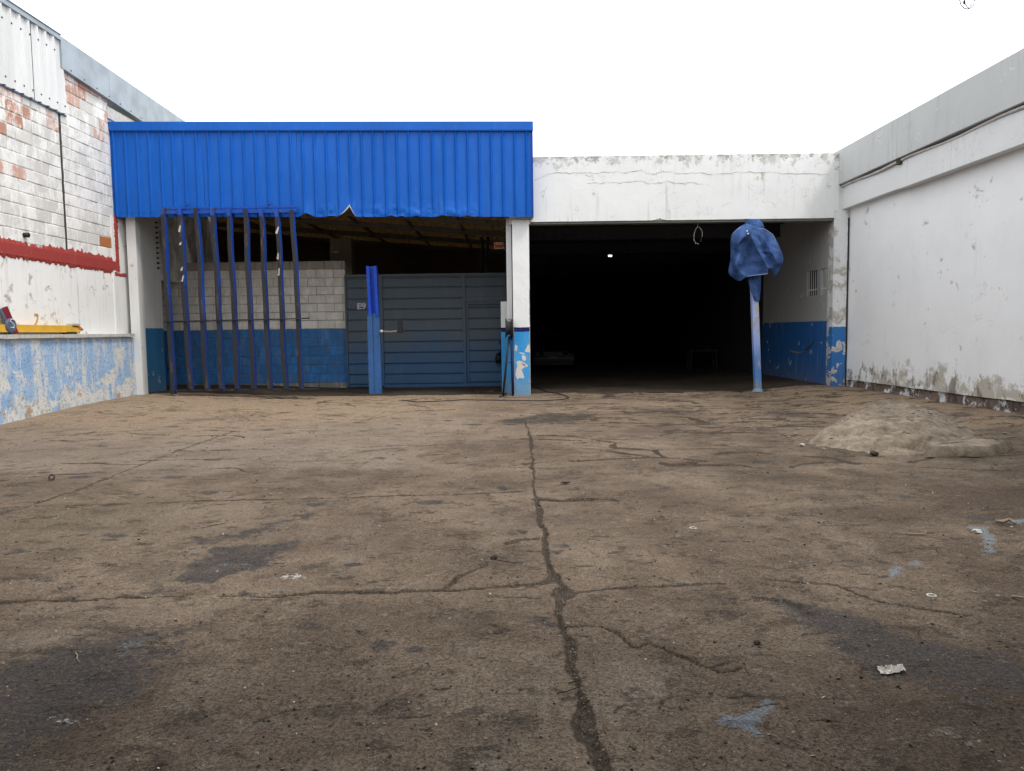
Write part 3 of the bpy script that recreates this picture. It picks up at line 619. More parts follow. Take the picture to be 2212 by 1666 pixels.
# maroon band, ragged edges
def ragged(y0, y1, z0, z1, n, x, amp, seed, vert=False):
    r = random.Random(seed); vs = []; fs = []
    for i in range(n+1):
        t = i/n; a = y0+(y1-y0)*t
        top = z1+.06*math.sin(i*.09+seed)*amp*12*.25+(r.random()-.35)*amp*(.8 if r.random() < .7 else 1.7); bot = z0-(r.random()-.4)*amp*.8
        vs += [(x, a, bot), (x+.010, a, bot+.03), (x+.022, a, z0+.05), (x+.022, a, z1-.08), (x+.006, a, top-.015), (x-.01, a, top)] if not vert else [(x, bot, a), (x+.012, bot+.02, a), (x+.02, z0+.03, a), (x+.02, z1-.03, a), (x+.006, top-.01, a), (x-.01, top, a)]
    for i in range(n):
        for k in range(5): fs.append((i*6+k, (i+1)*6+k, (i+1)*6+k+1, i*6+k+1))
    return MB().add(vs, fs)
ragged(-14, 18.07, 3.12, 3.46, 640, LW, .095, 3).build('maroon_band', M['redpaint'], lw)
ragged(3.15, 4.5, 17.98, 18.13, 60, LW+.02, .05, 4, True).build('maroon_band', M['redpaint'], lw)
ragged(17.9, 18.42, 3.02, 3.14, 14, LW+.012, .05, 8).build('maroon_band', M['redpaint'], lw)
# pipe stub in the wall
p = onL(52, 508); MB().tube([(LW-.05, p[1], p[2]), (LW+.09, p[1], p[2])], [.045, .05], 12).build('pipe_stub', M['black'], lw, True)
# cladding sheets: white ribbed, from 6.33 up, Y < 16.12
def ribprof(L, pitch, hgt, bw, tw, minor=0):
    pr = [(0, 0)]; s = pitch/2
    while s < L:
        pr += [(s-bw/2, 0), (s-tw/2, hgt), (s+tw/2, hgt), (s+bw/2, 0)]
        if minor: pr += [(s+pitch*.35, 0), (s+pitch*.38, .006), (s+pitch*.42, .006), (s+pitch*.45, 0), (s+pitch*.58, 0), (s+pitch*.61, .006), (s+pitch*.65, .006), (s+pitch*.68, 0)]
        s += pitch
    pr.append((L, 0)); return sorted(pr)
yc = 16.26
while yc > 4.5:
    L = 1.06; pr = ribprof(L, .265, .05, .10, .04, 1); vs = []; zt = 7.86
    for s, h in pr: vs += [(LW+.035+h, yc-s, 6.33), (LW+.035+h, yc-s, zt)]
    fs = [(2*i, 2*i+1, 2*i+3, 2*i+2) for i in range(len(pr)-1)]
    o = MB().add(vs, fs).build('cladding_sheet', M['white_clad'], lw, fix=False)
    mb = MB(); s = .265/2
    while s < L:
        for zs in (6.48, 7.55): mb.lathe([(0, 0), (.018, 0), (.018, .012), (0, .018)], (LW+.086, yc-s+.0, zs), 'X', 6)
        s += .265
    tag(mb.build('screws', M['screw'], o), kind='stuff')
    yc -= L
MB().box(LW-.3, LW+.032, 4, 16.26, 6.30, 6.332).build('drip_edge', M['slate'], lw)
MB().box(LW-.3, LW+.1, 2, 16.09, 7.83, 7.93).box(LW-.3, LW+.12, 2, 16.09, 7.93, 7.945).build('flashing_panel', M['flash'], lw)
for a, b in ((16.09, 17.95), (17.955, 19.9), (19.905, 22.2), (22.205, 24.5)):
    f = lambda y: 7.915-.02*(y-16.1); g = lambda y: 7.26-.05*(y-16.1)
    MB().prism([(LW+.10, a, g(a)), (LW+.10, b, g(b)), (LW+.10, b, f(b)), (LW+.10, a, f(a))], (-.42, 0, 0)).build('flashing_panel', M['flash'], lw)
mb = MB()
for i in range(14): y = 16.4+i*.5; mb.lathe([(0, 0), (.016, 0), (.016, .01), (0, .014)], (LW+.10, y, 7.32-.05*(y-16.1)), 'X', 6)
tag(mb.build('screws', M['screw'], lw), kind='stuff')
# concrete lintel patch beside the blue fascia
MB().box(LW-.2, LW+.03, 17.95, 19.2, 6.75, 7.02).build('lintel_end', M['concrete'], lw)
# things on the ledge
def onB(u, v): return P(0, u, v, -9.38)
a0 = onB(-60, 712); a1 = onB(172, 713)
yb = thing('yellow_board', 'long yellow board with an orange rounded tip lying on the ledge', 'board')
ya, yz = 12.6, float(onB(168, 713)[1]); zb = 1.655
mb = MB(); zt = zb+.19
mb.prism([(-9.36, ya, zb+.05), (-9.36, yz, zb+.035), (-9.36, yz+.14, zb+.10), (-9.36, yz-.05, zt-.05), (-9.36, yz-.35, zt-.01), (-9.36, ya, zt)], (-.12, 0, 0)).build('board', M['yellow'], yb)
MB().tube([(-9.42, yz-.10, zt-.045), (-9.42, yz+.06, zt-.07), (-9.42, yz+.17, zb+.09), (-9.42, yz+.1, zb+.05)], [.05, .075, .06, .03], 10).build('tip', M['orange'], yb, True)
MB().box(-9.47, -9.33, yz-.25, yz+.02, zt-.01, zt+.03).build('clip', M['foil'], yb)
MB().box(-9.45, -9.33, yz-.45, yz-.12, zb, zb+.045).build('foot', M['black'], yb)
MB().box(-9.46, -9.34, 12.9, 13.1, zb, zb+.05).build('foot', M['black'], yb)
MB().lathe([(0, .02), (.12, .02), (.13, 0), (.13, -.03), (0, -.03)], (-9.33, float(onB(19, 712)[1]), zb+.17), 'X', 20).build('badge', M['slate'], yb)
yy0, zz0 = float(onB(19, 712)[1]), zb+.2
mb = MB(); s_ = [(.05, .075), (-.03, .085), (-.055, .045), (0, .01), (.05, -.03), (.03, -.075), (-.05, -.07)]
mb.tube([(-9.305, yy0+a, zz0+b) for a, b in s_], .011, 6).build('badge_letter', M['lettering'], yb)
rbd = thing('red_board', 'short dark red board with blue-grey edge leaning on the ledge', 'board')
q = [onB(8, 676), onB(25, 719)]; yr, yr2 = float(q[0][1])+.12, float(q[1][1])+.05
MB().bar((-9.36, yr2+.02, zb), (-9.42, yr-.05, zb+.50), .15, .05, up=(1, 0, 0)).build('board', M['darkred'], rbd)
MB().bar((-9.365, yr2-.085, zb+.005), (-9.425, yr-.16, zb+.47), .045, .06, up=(1, 0, 0)).build('edge_strip', M['slate'], rbd)

# ------------------------------------------------------------------ shed with blue fascia
FY = 18.05
sh = thing('blue_fascia_shed', 'open shed with bright blue ribbed metal fascia above the left bay', 'shed')
x0, x1 = -9.56, .56; NSH = 9; SW = (x1-x0)/NSH
def fascia_bottom(x):
    b = 4.45-.04*0
    def pt(u): return P(1, u, 470, FY)[0]
    pk = pt(758); d = (x-pk)/(.12 if x > pk else .34); b += .25*max(0, 1-abs(d))**1.5
    for u, w, h in ((716, .2, .03), (845, .12, .04), (868, .08, .03), (900, .08, .03), (957, .2, .04), (975, .1, .02), (1010, .12, .03), (663, .2, .09)):
        b += h*max(0, 1-abs(x-pt(u))/w)
    return b
pr = ribprof(SW, SW/4, .050, .070, .006)
for k in range(NSH):
    xa = x0+k*SW; P2 = []
    for (s, h) in pr: P2.append((s, h))
    # refine flat parts
    Q = [P2[0]]
    for a, b in zip(P2[:-1], P2[1:]):
        m = max(1, int((b[0]-a[0])/.03))
        for i in range(1, m+1): Q.append((a[0]+(b[0]-a[0])*i/m, a[1]+(b[1]-a[1])*i/m))
    nz = 34; S = np.array([q[0] for q in Q]); H = np.array([q[1] for q in Q]); xx = xa+S
    bot = np.array([fascia_bottom(x) for x in xx]); bot += .008*(fbm(xx, xx*0, 6, 3, 5)-.5)*sm((xx+3.8)/1)*sm((-xx)/.6)
    T = np.linspace(0, 1, nz)**1.8
    XX = np.repeat(xx[None], nz, 0); ZZ = bot[None]+(6.60-bot[None])*T[:, None]
    low = np.exp(-((ZZ-4.45)/.28)**2); den = sm((XX+4.9)/.6)*sm((-.5-XX)/.5)
    OUT = H[None]*(1-.75*low*den*sm((fbm(XX, ZZ, 2.5, 3, 17)-.42)/.1)) + low*den*.13*(fbm(XX, ZZ, 3.2, 4, 9)-.45)
    up = np.maximum(0, bot-4.45)[None]; OUT += low*up*.55
    OUT += .006*np.sin(ZZ*1.3+k*2)+.004*(k % 2)
    o = gridmesh('cladding_sheet', XX, FY-OUT, ZZ, [M['bluesheet']], sh, False)
mb = MB()
for i in range(74):
    x = x0+.10+i*(x1-x0)/74; mb.lathe([(0, 0), (.014, 0), (.014, -.008), (0, -.014)], (x, FY-.004, 4.56+fascia_bottom(x)-4.45), 'Y', 6)
tag(mb.build('screws', M['bluesheet'], sh), kind='stuff')
MB().box(x0-.02, x1+.02, FY-.075, FY-.05, 6.475, 6.66).box(x0-.02, x1+.02, FY-.075, FY+.35, 6.66, 6.672).box(x0-.02, x1+.02, FY-.06, FY-.02, 6.455, 6.475).build('cap_flashing', M['bluesheet'], sh)
MB().box(x1-.002, x1+.012, FY-.05, FY+.25, 4.45, 6.60).build('end_flashing', M['bluesheet'], sh)
MB().box(x0-.012, x0+.0, FY-.05, FY+.2, 4.45, 6.6).build('end_flashing', M['bluesheet'], sh)
# curled torn edge showing the unpainted back
pkx = P(1, 758, 470, FY)[0]; mb = MB(); L = []
for i in range(13):
    x = pkx-.24+.4*i/12; b = fascia_bottom(x); L.append([(x, FY-.10*max(0, b-4.5)-.03-.26*(b-4.45), b+.004), (x+.01, FY-.30*(b-4.45)-.06, b+.012+.10*(b-4.45)), (x+.015, FY-.42*(b-4.45)-.05, b+.005-.10*(b-4.45)*1.2)])
vs = [p for l in L for p in l]; mb.add(vs, [(3*i+k, 3*i+3+k, 3*i+4+k, 3*i+1+k) for i in range(12) for k in range(2)])
mb.build('torn_edge', M['sheet_back'], sh, fix=False)
for zf in (4.62, 5.5, 6.4): MB().box(x0+.02, x1-.02, FY+.03, FY+.09, zf, zf+.05).build('fascia_rail', M['purlin'], sh)
MB().box(x0, x1, FY+.20, FY+.24, 4.75, 6.6).build('fascia_backing', M['purlin'], sh)
# the fascia drops a little towards its right end
for o in list(sh.children):
    n_ = len(o.data.vertices); a_ = np.empty(n_*3, np.float32); o.data.vertices.foreach_get('co', a_); a_ = a_.reshape(-1, 3)
    a_[:, 2] -= .0118*(a_[:, 0]+9.56); o.data.vertices.foreach_set('co', a_.ravel()); o.data.update()
# end column and side wall
MB().box(-9.36, -9.135, 18.3, 18.55, -.05, 4.62).build('column', M['facade'], sh)
MB().box(-9.40, -9.18, 18.55, 19.62, -.05, 4.9).build('side_wall', M['shed_side'], sh)
mb = MB()
for i in range(10): zc = 3.35+i*.13; mb.lathe([(0, 0), (.03, 0), (.03, .03), (.012, .03), (.012, .07), (0, .07)], (-9.18, 19.45, zc), 'X', 8)
tag(mb.build('hinge_pins', M['black'], sh), kind='stuff')
# roof
rz = lambda x: 4.72+.08*(-x)
PY = [19.55, 21.3, 23.6, 26.2, 29.0]
for y in PY: MB().prism([(-12.9, y, rz(-12.9)-.17), (.02, y, rz(.02)-.17), (.02, y, rz(.02)-.01), (-12.9, y, rz(-12.9)-.01)], (0, .07, 0)).build('purlin', M['purlin'], sh)
for x in (-11, -8.8, -6.6, -4.8, -3.1, -1.5): MB().prism([(x, 18.3, rz(x)-.012), (x, 30, rz(x)-.012), (x, 30, rz(x)-.10), (x, 18.3, rz(x)-.10)], (.05, 0, 0)).build('rafter', M['purlin'], sh)
ed = [18.32]+[y+.09 for y in PY[1:]]+[30.4]
for i, (a, b) in enumerate(zip(ed[:-1], ed[1:])):
    gap = .085 if 1 <= i < 4 else 0
    xe = np.linspace(-13, .03, 10)
    for c, d in zip(xe[:-1], xe[1:]):
        MB().prism([(c, a+gap, rz(c)), (d-.004, a+gap, rz(d)), (d-.004, b-.002, rz(d)), (c, b-.002, rz(c))], (0, 0, .02)).build('roof_sheet', M['roofsheet'], sh)
MB().box(-13, .03, 30.2, 30.4, -.05, 5.9).build('rear_wall', M['brown_wall'], sh)
MB().box(-13.2, -13, 18.4, 30.4, -.05, 6.0).box(-13, -9.41, 18.62, 18.75, -.05, 5.8).build('rear_wall', M['brown_wall'], sh)
# stepped inner column catching light behind the roof
MB().box(-5.9, -5.2, 24.5, 25.0, -.05, 4.7).build('inner_column', M['brown_wall'], sh)

# ------------------------------------------------------------------ block wall inside the left bay
bw = thing('block_wall', 'painted concrete block wall, pale above and blue below, behind the blue bars', 'wall')
MB().box(-12.9, -4.76, 21.52, 21.70, -.05, 3.66).build('wall_core', M['mortar_grey'], bw)
z = .17; row = 0
while z < 3.6:
    h = .26 if z < 1.70 else .2442
    x = -10.6+(row % 2)*.25
    while x < -4.77:
        xb = min(x+.5, -4.765)
        if xb-x > .08:
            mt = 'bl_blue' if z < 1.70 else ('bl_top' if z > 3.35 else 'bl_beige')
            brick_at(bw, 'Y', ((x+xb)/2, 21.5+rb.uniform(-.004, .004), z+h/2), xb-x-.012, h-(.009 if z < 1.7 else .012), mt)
        x += .5
    z += h; row += 1

# ------------------------------------------------------------------ metal gate
gt = thing('metal_gate', 'slate-blue steel gate of horizontal boards with a small door in it', 'gate')
GY = 21.42
def gx(u, v=715): return float(P(1, u, v, GY)[0])
def gzv(v, u=900): return float(P(1, u, v, GY)[2])
zv = lambda y: gzv(542.2+y*.2451)
xl, xm1, xm2, xd1, xd2, xr = gx(747.5), gx(822), gx(828.5), gx(1000), gx(1006.5), gx(1094)
zt, zbm = zv(203), zv(1200)
lines = [237, 322, 420, 512, 605, 705, 800, 895, 992, 1085, 1172]
mbx = MB(); 
MB().box(xl, xr, GY+.02, GY+.035, zbm+.02, zt-.01).build('backing_sheet', M['gate'], gt)
for a, b in ((xl, xl+.05), (xm1, xm2), (xd1, xd2), (xr-.06, xr)): MB().box(a, b, GY-.05, GY+.02, zbm+.05, zt-.07).build('stile', M['gate'], gt)
MB().box(xl, xr, GY-.055, GY+.02, zt-.075, zt).build('rail', M['gate'], gt)
MB().box(xm2, xr, GY-.055, GY+.02, zbm, zbm+.09).build('rail', M['gate'], gt)
def board(a, b, lo, hi, par):
    e = .008; mb = MB(); g = .028
    mb.prism([(a+e, GY+.02, lo+.005), (a+e, GY-.012, lo+.012), (a+e, GY-.020, lo+.03), (a+e, GY-.010, hi-g), (a+e, GY+.012, hi-.012), (a+e, GY+.02, hi-.012)], (b-a-2*e, 0, 0)); return mb.build('board', M['gate'], par)
zl = [zv(y) for y in lines]
for a, b in ((xl+.05, xm1), (xm2, xd1)):
    for hi, lo in zip(zl[:-1], zl[1:]): board(a, b, lo, hi, gt)
for hi, lo in ((zl[0], zl[1]), (zl[1], zl[2])): board(xd2, xr-.06, lo, hi, gt)
MB().box(xd2, xr-.06, GY-.045, GY+.02, zv(452), zv(413)).build('rail', M['gate'], gt)
dr = MB().box(xd2+.03, xd2+.085, GY-.04, GY+.018, zv(1165), zv(455)).box(xr-.16, xr-.075, GY-.04, GY+.018, zv(1165), zv(455)).box(xd2+.085, xr-.16, GY-.04, GY+.018, zv(475), zv(455)).build('door', M['gate'], gt)
dl = [478, 505, 603, 697, 795, 888, 985, 1078, 1165]; dz = [zv(y) for y in dl]
for hi, lo in zip(dz[:-1], dz[1:]): board(xd2+.085, xr-.16, lo, hi, dr)
MB().tube([(xr-.2, GY-.05, zv(800)), (xr-.2, GY-.10, zv(800)), (xr-.2, GY-.10, zv(830))], .012, 8).build('handle', M['black'], dr, True)
# lettering E9
cu = bpy.data.curves.new('gate_letters', 'FONT'); cu.body = 'E9'; cu.size = .24; cu.extrude = .002; cu.offset = .008
_tmp = bpy.data.objects.new('tmp', cu); me_ = bpy.data.meshes.new_from_object(_tmp); bpy.data.objects.remove(_tmp); me_.materials.clear(); me_.materials.append(M['lettering'])
o = link('painted_letters', me_, gt);q = P(1, 771, 668, GY-.035); o.location = q; o.rotation_euler = (math.pi/2, 0, 0); o.scale = (1.1, 1, 1)
# pilaster right of gate, white and blue
pl = M['column']

# ------------------------------------------------------------------ hall building on the right
hb = thing('workshop_building', 'white plastered workshop front with wide dark opening, concrete beam and peeling columns', 'building')
# facade beam as grid for a slightly wavy old edge
xx, zz = np.meshgrid(np.linspace(.5, 8.02, 260), np.linspace(4.245, 5.80, 56))
yy = 18.3+.012*(fbm(xx, zz, 1.5, 5, 3)-.5); 
zz2 = zz+.01*(fbm(xx, zz*0, 3, 4, 9)-.5)*(np.abs(zz-4.245) < .03)+.012*(fbm(xx, zz*0, 4, 4, 12)-.5)*(zz > 5.77)
chipx = P(1, 1425, 472, 18.3)[0]; zz2 += .05*np.exp(-((xx-chipx)/.09)**2)*(zz < 4.26)
gridmesh('facade_beam', xx, yy, zz2, M['facade'], hb)
MB().box(.5, 8.3, 18.32, 18.62, 4.25, 5.78).build('facade_beam', M['facade'], hb)
MB().box(.46, 7.95, 18.34, 18.60, 4.19, 4.248).build('door_track', M['purlin'], hb)
MB().box(-.02, .5, 18.33, 18.55, 4.2, 4.8).build('beam_end', M['facade'], hb)
# horizontal crack strip along the top: thin recessed line following the joint
mb = MB(); pts = [(1155,388),(1200,372),(1235,375),(1260,372),(1290,374),(1320,372),(1350,373),(1385,368),(1405,376),(1440,370),(1470,375),(1500,373),(1540,378),(1600,372),(1660,372),(1720,376),(1806,377)]
for s in range(2):
    L = []
    for (u, v), (u2, v2) in zip(pts[:-1], pts[1:]):
        for i in range(6): t_ = i/6; L.append(P(1, u+(u2-u)*t_, v+(v2-v)*t_+random.uniform(-2, 2)+s*22, 18.292))
    if s: L = L[20:70]
    mb.tube(L, [.0035*random.random()+.0008 for _ in L], 4)
mb.build('plaster_crack', M['stone'], hb)
# centre column with peel masks
cxl, cxr = .052, .462
xx, zz = np.meshgrid(np.linspace(cxl, cxr, 42), np.linspace(-.05, 4.30, 330))
def cpt(x, y): p = P(1, 1051.9+x*.1367, 639.8+y*.1367, 18.3); return (p[0], p[2])
peel = np.zeros_like(xx); pw = xx+.02*(fbm(xx, zz, 9, 4, 4)-.5); pz = zz+.02*(fbm(xx, zz, 9, 4, 6)-.5)
for pts in ([(600,885),(605,850),(640,780),(680,750),(685,890)], [(550,930),(605,940),(620,1000),(590,1030),(555,990)], [(465,1040),(510,1020),(560,1030),(640,1090),(645,1120),(600,1120),(540,1160),(560,1200),(590,1280),(570,1300),(520,1290),(480,1310),(450,1250),(470,1150),(480,1100)], [(490,885),(560,895),(600,900),(590,925),(520,905)], [(445,760),(480,800),(465,870),(445,860)]):
    peel = np.maximum(peel, np.clip(.5+sdf(pw, pz, [cpt(*q) for q in pts])/.03, 0, 1))
edge = np.clip(1-(cxr-xx)/.06, 0, 1)*1.0*(zz < 2.6)+np.clip(1-(xx-cxl)/.06, 0, 1)*1.0*(zz < 1.7); low = np.clip((.12-zz)/.15, 0, 1)*.5
core = np.clip(.5+sdf(pw, pz, [cpt(*q) for q in [(545,1050),(610,1080),(600,1110),(560,1090)]])/.03, 0, 1)
grey = np.maximum.reduce([edge*.62, core, low*.9])
gridmesh('column', xx, 18.285+.010*(fbm(xx, zz, 6, 4, 3)-.5)+.01*np.clip(edge-.45, 0, 1), zz, M['column'], hb, True, {'peel': np.stack([np.maximum(peel, edge*.6), grey], -1).reshape(-1, 2)})
MB().box(cxl+.004, cxr-.004, 18.292, 18.62, -.05, 4.28).build('column', M['column'], hb)
# secondary pilaster and downpipe to its left
MB().box(-.26, .03, 18.95, 19.15, -.05, 2.35).build('pilaster', M['column'], hb)
MB().box(-.12, .035, 18.60, 18.70, -.05, 1.95).build('pilaster', M['column'], hb)
MB().box(-.098, .03, 18.44, 18.5, 1.90, 4.36).build('downpipe', M['white_pipe'], hb)
# side walls, ceiling, rear wall
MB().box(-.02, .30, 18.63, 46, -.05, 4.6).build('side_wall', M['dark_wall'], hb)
SWX = 7.93
w0, w1 = float(P(0, 1793, 600, SWX)[1]), float(P(0, 1772.7, 600, SWX)[1]); w2, w3 = float(P(0, 1765, 600, SWX)[1]), float(P(0, 1743, 600, SWX)[1])
wz0, wz1 = 2.42, 3.08
w0 = 18.70
mb = MB()
for a, b in ((18.63, w0), (w1, w2), (w3, 23.4)): mb.box(SWX, SWX+.22, a, b, wz0, wz1)
mb.box(SWX, SWX+.22, 18.63, 23.4, -.05, wz0).box(SWX, SWX+.22, 18.63, 23.4, wz1, 4.6)
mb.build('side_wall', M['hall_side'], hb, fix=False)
MB().box(SWX-.02, SWX+.22, 23.4, 46, -.05, 4.6).build('side_wall', M['dark_wall'], hb)  # deeper stretch of the same wall, its fall into shade put into the colour
MB().box(SWX+.055, SWX+.09, 18.66, 20.2, 2.40, 3.10).build('window_dark_backing', M['dark_wall'], hb)  # dark panel added close behind the openings in place of shaded depth
for a, b in ((w0, w1), (w2, w3)):
    f = MB().box(SWX+.03, SWX+.05, a, b, wz0+.14, wz0+.175).build('window', M['white_pipe'], hb)
    n = 4
    for i in range(1, n+1):
        y = a+(b-a)*i/(n+1); MB().box(SWX+.012, SWX+.022, y-.012, y+.014, wz0, wz1).build('louvre', M['white_pipe'], f)
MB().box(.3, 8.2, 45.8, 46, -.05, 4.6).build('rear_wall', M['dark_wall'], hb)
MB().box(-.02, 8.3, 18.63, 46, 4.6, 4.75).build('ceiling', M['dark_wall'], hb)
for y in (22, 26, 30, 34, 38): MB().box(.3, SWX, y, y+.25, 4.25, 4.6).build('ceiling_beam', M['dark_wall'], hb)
# corner column
xx, zz = np.meshgrid(np.linspace(7.905, 8.235, 30), np.linspace(-.05, 4.42, 260))
jag = .02*(fbm(zz, xx*0, 7, 4, 7)-.4)*(xx > 8.2)
gridmesh('column', xx+jag, 18.29+.014*(fbm(xx, zz, 5, 5, 13)-.5), zz, M['corner_col'], hb)
MB().box(7.91, 8.23, 18.30, 18.62, -.05, 4.24).build('column', M['corner_col'], hb)
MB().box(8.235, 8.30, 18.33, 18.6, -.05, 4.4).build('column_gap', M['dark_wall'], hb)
# recess in the blue dado of the side wall (broken plaster)
arc = [(1706,757),(1716,760),(1728,762),(1740,757),(1750,748),(1757,738),(1762,726)]
for k, (r_, mt_) in enumerate(((.055, 'stone_dark'), (.03, 'stone'))):
    mb = MB(); L = [P(0, u, v, SWX-.006-.004*k) for u, v in (arc if k == 0 else arc[:4])]; vs = []
    for i, q in enumerate(L):
        w_ = r_*(.5+.8*random.random())*math.sin(math.pi*(i+.6)/(len(L)+.2)); vs += [(q[0], q[1], q[2]-w_), (q[0], q[1], q[2]+w_*.7)]
    mb.add(vs, [(2*i, 2*i+1, 2*i+3, 2*i+2) for i in range(len(L)-1)]).build('broken_plaster', M[mt_], hb, fix=False)

# ------------------------------------------------------------------ right boundary wall
rw = thing('boundary_wall', 'tall white rendered wall under a grey parapet and projecting beam, crumbling at its foot', 'wall')
yy, zz = np.meshgrid(np.linspace(18.34, -14, 420), np.linspace(0, 1, 60)); bz = lambda y: .29+.008*(18.3-y)+.035*(fbm(y, y*0, 1.5, 4, 3)-.5)
ZB = bz(yy); Zw = ZB+(4.5-ZB)*zz**1.4
gridmesh('rendered_face', 8.3+.02*(fbm(yy, Zw, 1., 5, 5)-.5), yy, Zw, M['right_wall'], rw)
MB().box(8.33, 8.6, -14, 18.6, .36, 4.5).build('wall_core', M['right_wall'], rw)
yy, zz = np.meshgrid(np.linspace(18.34, -14, 1100), np.linspace(-.1, .40, 20))
gridmesh('foundation', 8.30+.035-.14*np.clip(fbm(yy, zz*1.5, 2.2, 5, 25)-.35, 0, 1)*sm((.24-zz)/.16), yy, zz, M['foundation'], rw)
MB().box(8.12, 8.6, 15.62, 18.62, 4.46, 4.985).build('edge_beam', M['beam_white'], rw)
MB().box(8.09, 8.6, -14, 15.60, 4.44, 4.985).build('edge_beam', M['beam_white'], rw)
yy, zz = np.meshgrid(np.linspace(18.62, -14, 300), np.linspace(5.05, 5.87, 20))
gridmesh('parapet', 8.0+.012*(fbm(yy, zz, 1.2, 4, 6)-.5), yy, zz+.01*(fbm(yy, yy*0, 2, 3, 4)-.5), M['parapet'], rw)
MB().box(8.012, 8.3, -14, 18.62, 5.045, 5.86).build('parapet', M['parapet'], rw)
MB().box(8.2, 8.6, -14, 18.62, 4.98, 5.05).build('parapet_joint', M['foundation'], rw)
pp = [(8.085+.015*math.sin(i*.9), 18.5-i*.55, 4.995+.018*math.sin(i*1.3)) for i in range(60)]
MB().tube(pp, .028, 8).build('conduit', M['dark_pipe'], rw, True)
MB().box(8.03, 8.13, 15.52, 15.66, 4.93, 5.05).build('conduit_bracket', M['stone_dark'], rw)
# ------------------------------------------------------------------ unseen roof and end wall added behind the camera to shade the foreground
eb = thing('unseen_shade_roof', 'unseen roof and end wall added behind the viewpoint to shade the near ground', 'building')
MB().box(-9.5, 8.3, -13.8, 1.2, 4.6, 4.8).build('roof', M['purlin'], eb)
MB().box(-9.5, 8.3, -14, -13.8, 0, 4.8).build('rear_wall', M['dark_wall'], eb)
mb = MB(); mb.box(-9.5, 8.3, 1.0, 1.2, 4.8, 5.9).build('fascia', M['purlin'], eb)

# ------------------------------------------------------------------ blue bar gate leaf hung before the left bay
br = thing('barred_gate_leaf', 'tall hanging leaf of nine dark and blue steel bars overlapping the blue fascia', 'gate')
BY = 17.86
tops = [346, 382.3, 418, 454, 489.3, 524.2, 558.4, 593, 626]; bots = [367.5, 404.5, 441, 474, 507.5, 542.7, 577, 611.5, 645.7]
for i, (a, b) in enumerate(zip(tops, bots)):
    vt = 448+i*.7; vb = 852 if i == 0 else 841
    pt, pb = P(1, a, vt, BY), P(1, b, vb, BY); w = .084
    N = 26; vs = []; fs = []; mi = []
    for k in range(N+1):
        t_ = k/N; c = pb+(pt-pb)*t_; j = .010*math.sin(t_*7+i*1.3)+.006*math.sin(t_*17+i); x = c[0]+j; y = BY+.006*math.sin(t_*5+i*2)
        vs += [(x, y, c[2]), (x+w, y, c[2]), (x+w, y+.17, c[2]), (x, y+.17, c[2])]
        if k < N:
            for s in range(4):
                fs.append((k*4+s, k*4+(s+1) % 4, k*4+4+(s+1) % 4, k*4+4+s))
                blue_front = t_ > (.935 if i not in (2, 5, 8) else .97)
                mi.append(0 if blue_front or (s in (1, 2) and t_ > .50+.10*math.sin(i*2.3)) else (2 if s in (1, 2) else 1))
    fs += [(0, 3, 2, 1), (N*4, N*4+1, N*4+2, N*4+3)]; mi += [0, 0]
    m_ = MB(); m_.v = [tuple(map(float, q)) for q in vs]; m_.f = fs; m_.m = mi
    o = m_.build('bar', [M['blue_frame'], M['bare_steel'], M['worn_blue']], br)
    if i in (1, 7):
        for f_ in ((.80, .87, .66, .60) if i == 1 else (.87, .73, .64)):
            z = pb[2]+(pt[2]-pb[2])*f_; x = pb[0]+(pt[0]-pb[0])*f_
            hh_ = random.uniform(.04, .2); k_ = random.uniform(-.02, .03); MB().prism([(x-.006, BY-.006, z), (x+w*.5, BY-.008, z-.02), (x+w*.75+k_, BY-.012, z+hh_*.8), (x+w*.55+k_, BY-.010, z+hh_), (x+.01, BY-.004, z+hh_*.35)], (0, .02, 0)).build('tape', M['foil'], o)
pL, pR = P(1, 346, 459, BY), P(1, 634, 463, BY)
MB().box(pL[0]+.03, pR[0]+.05, BY+.07, BY+.13, 4.49, 4.57).build('top_rail', M['blue_frame'], br)
MB().box(pL[0]+.03, pR[0]+.05, BY+.06, BY+.10, 4.60, 4.635).build('top_rail', M['blue_frame'], br)
pL, pR = P(1, 354, 686, BY), P(1, 660, 684, BY); MB().tube([(pL[0], BY-.02, 1.93), (pR[0]-.2, BY-.025, 1.96), (pR[0]+.1, BY-.02, 1.97)], .016, 8).build('tie_rod', M['bare_steel'], br, True)
pL, pR = P(1, 380, 846, BY), P(1, 690, 843, BY); MB().box(pL[0]-.2, pR[0], BY+.03, BY+.09, pL[2], pL[2]+.035).build('bottom_rail', M['bare_steel'], br)
xq = pR[0]-.03; MB().box(xq, xq+.02, BY+.03, BY+.06, pL[2], pL[2]+.22).build('stub', M['bare_steel'], br)
for u in (560-0, 887-0):
    p = P(1, 216.9+u*.2206*1.0 if False else (401.5 if u == 560 else 580), 447, BY)
    mb = MB(); mb.tube([(p[0]+.045*math.cos(a), BY+.04, 4.72+.045*math.sin(a)) for a in np.linspace(0, 6.283, 15)], .013, 6); mb.build('lifting_eye', M['blue_frame'], br, True)

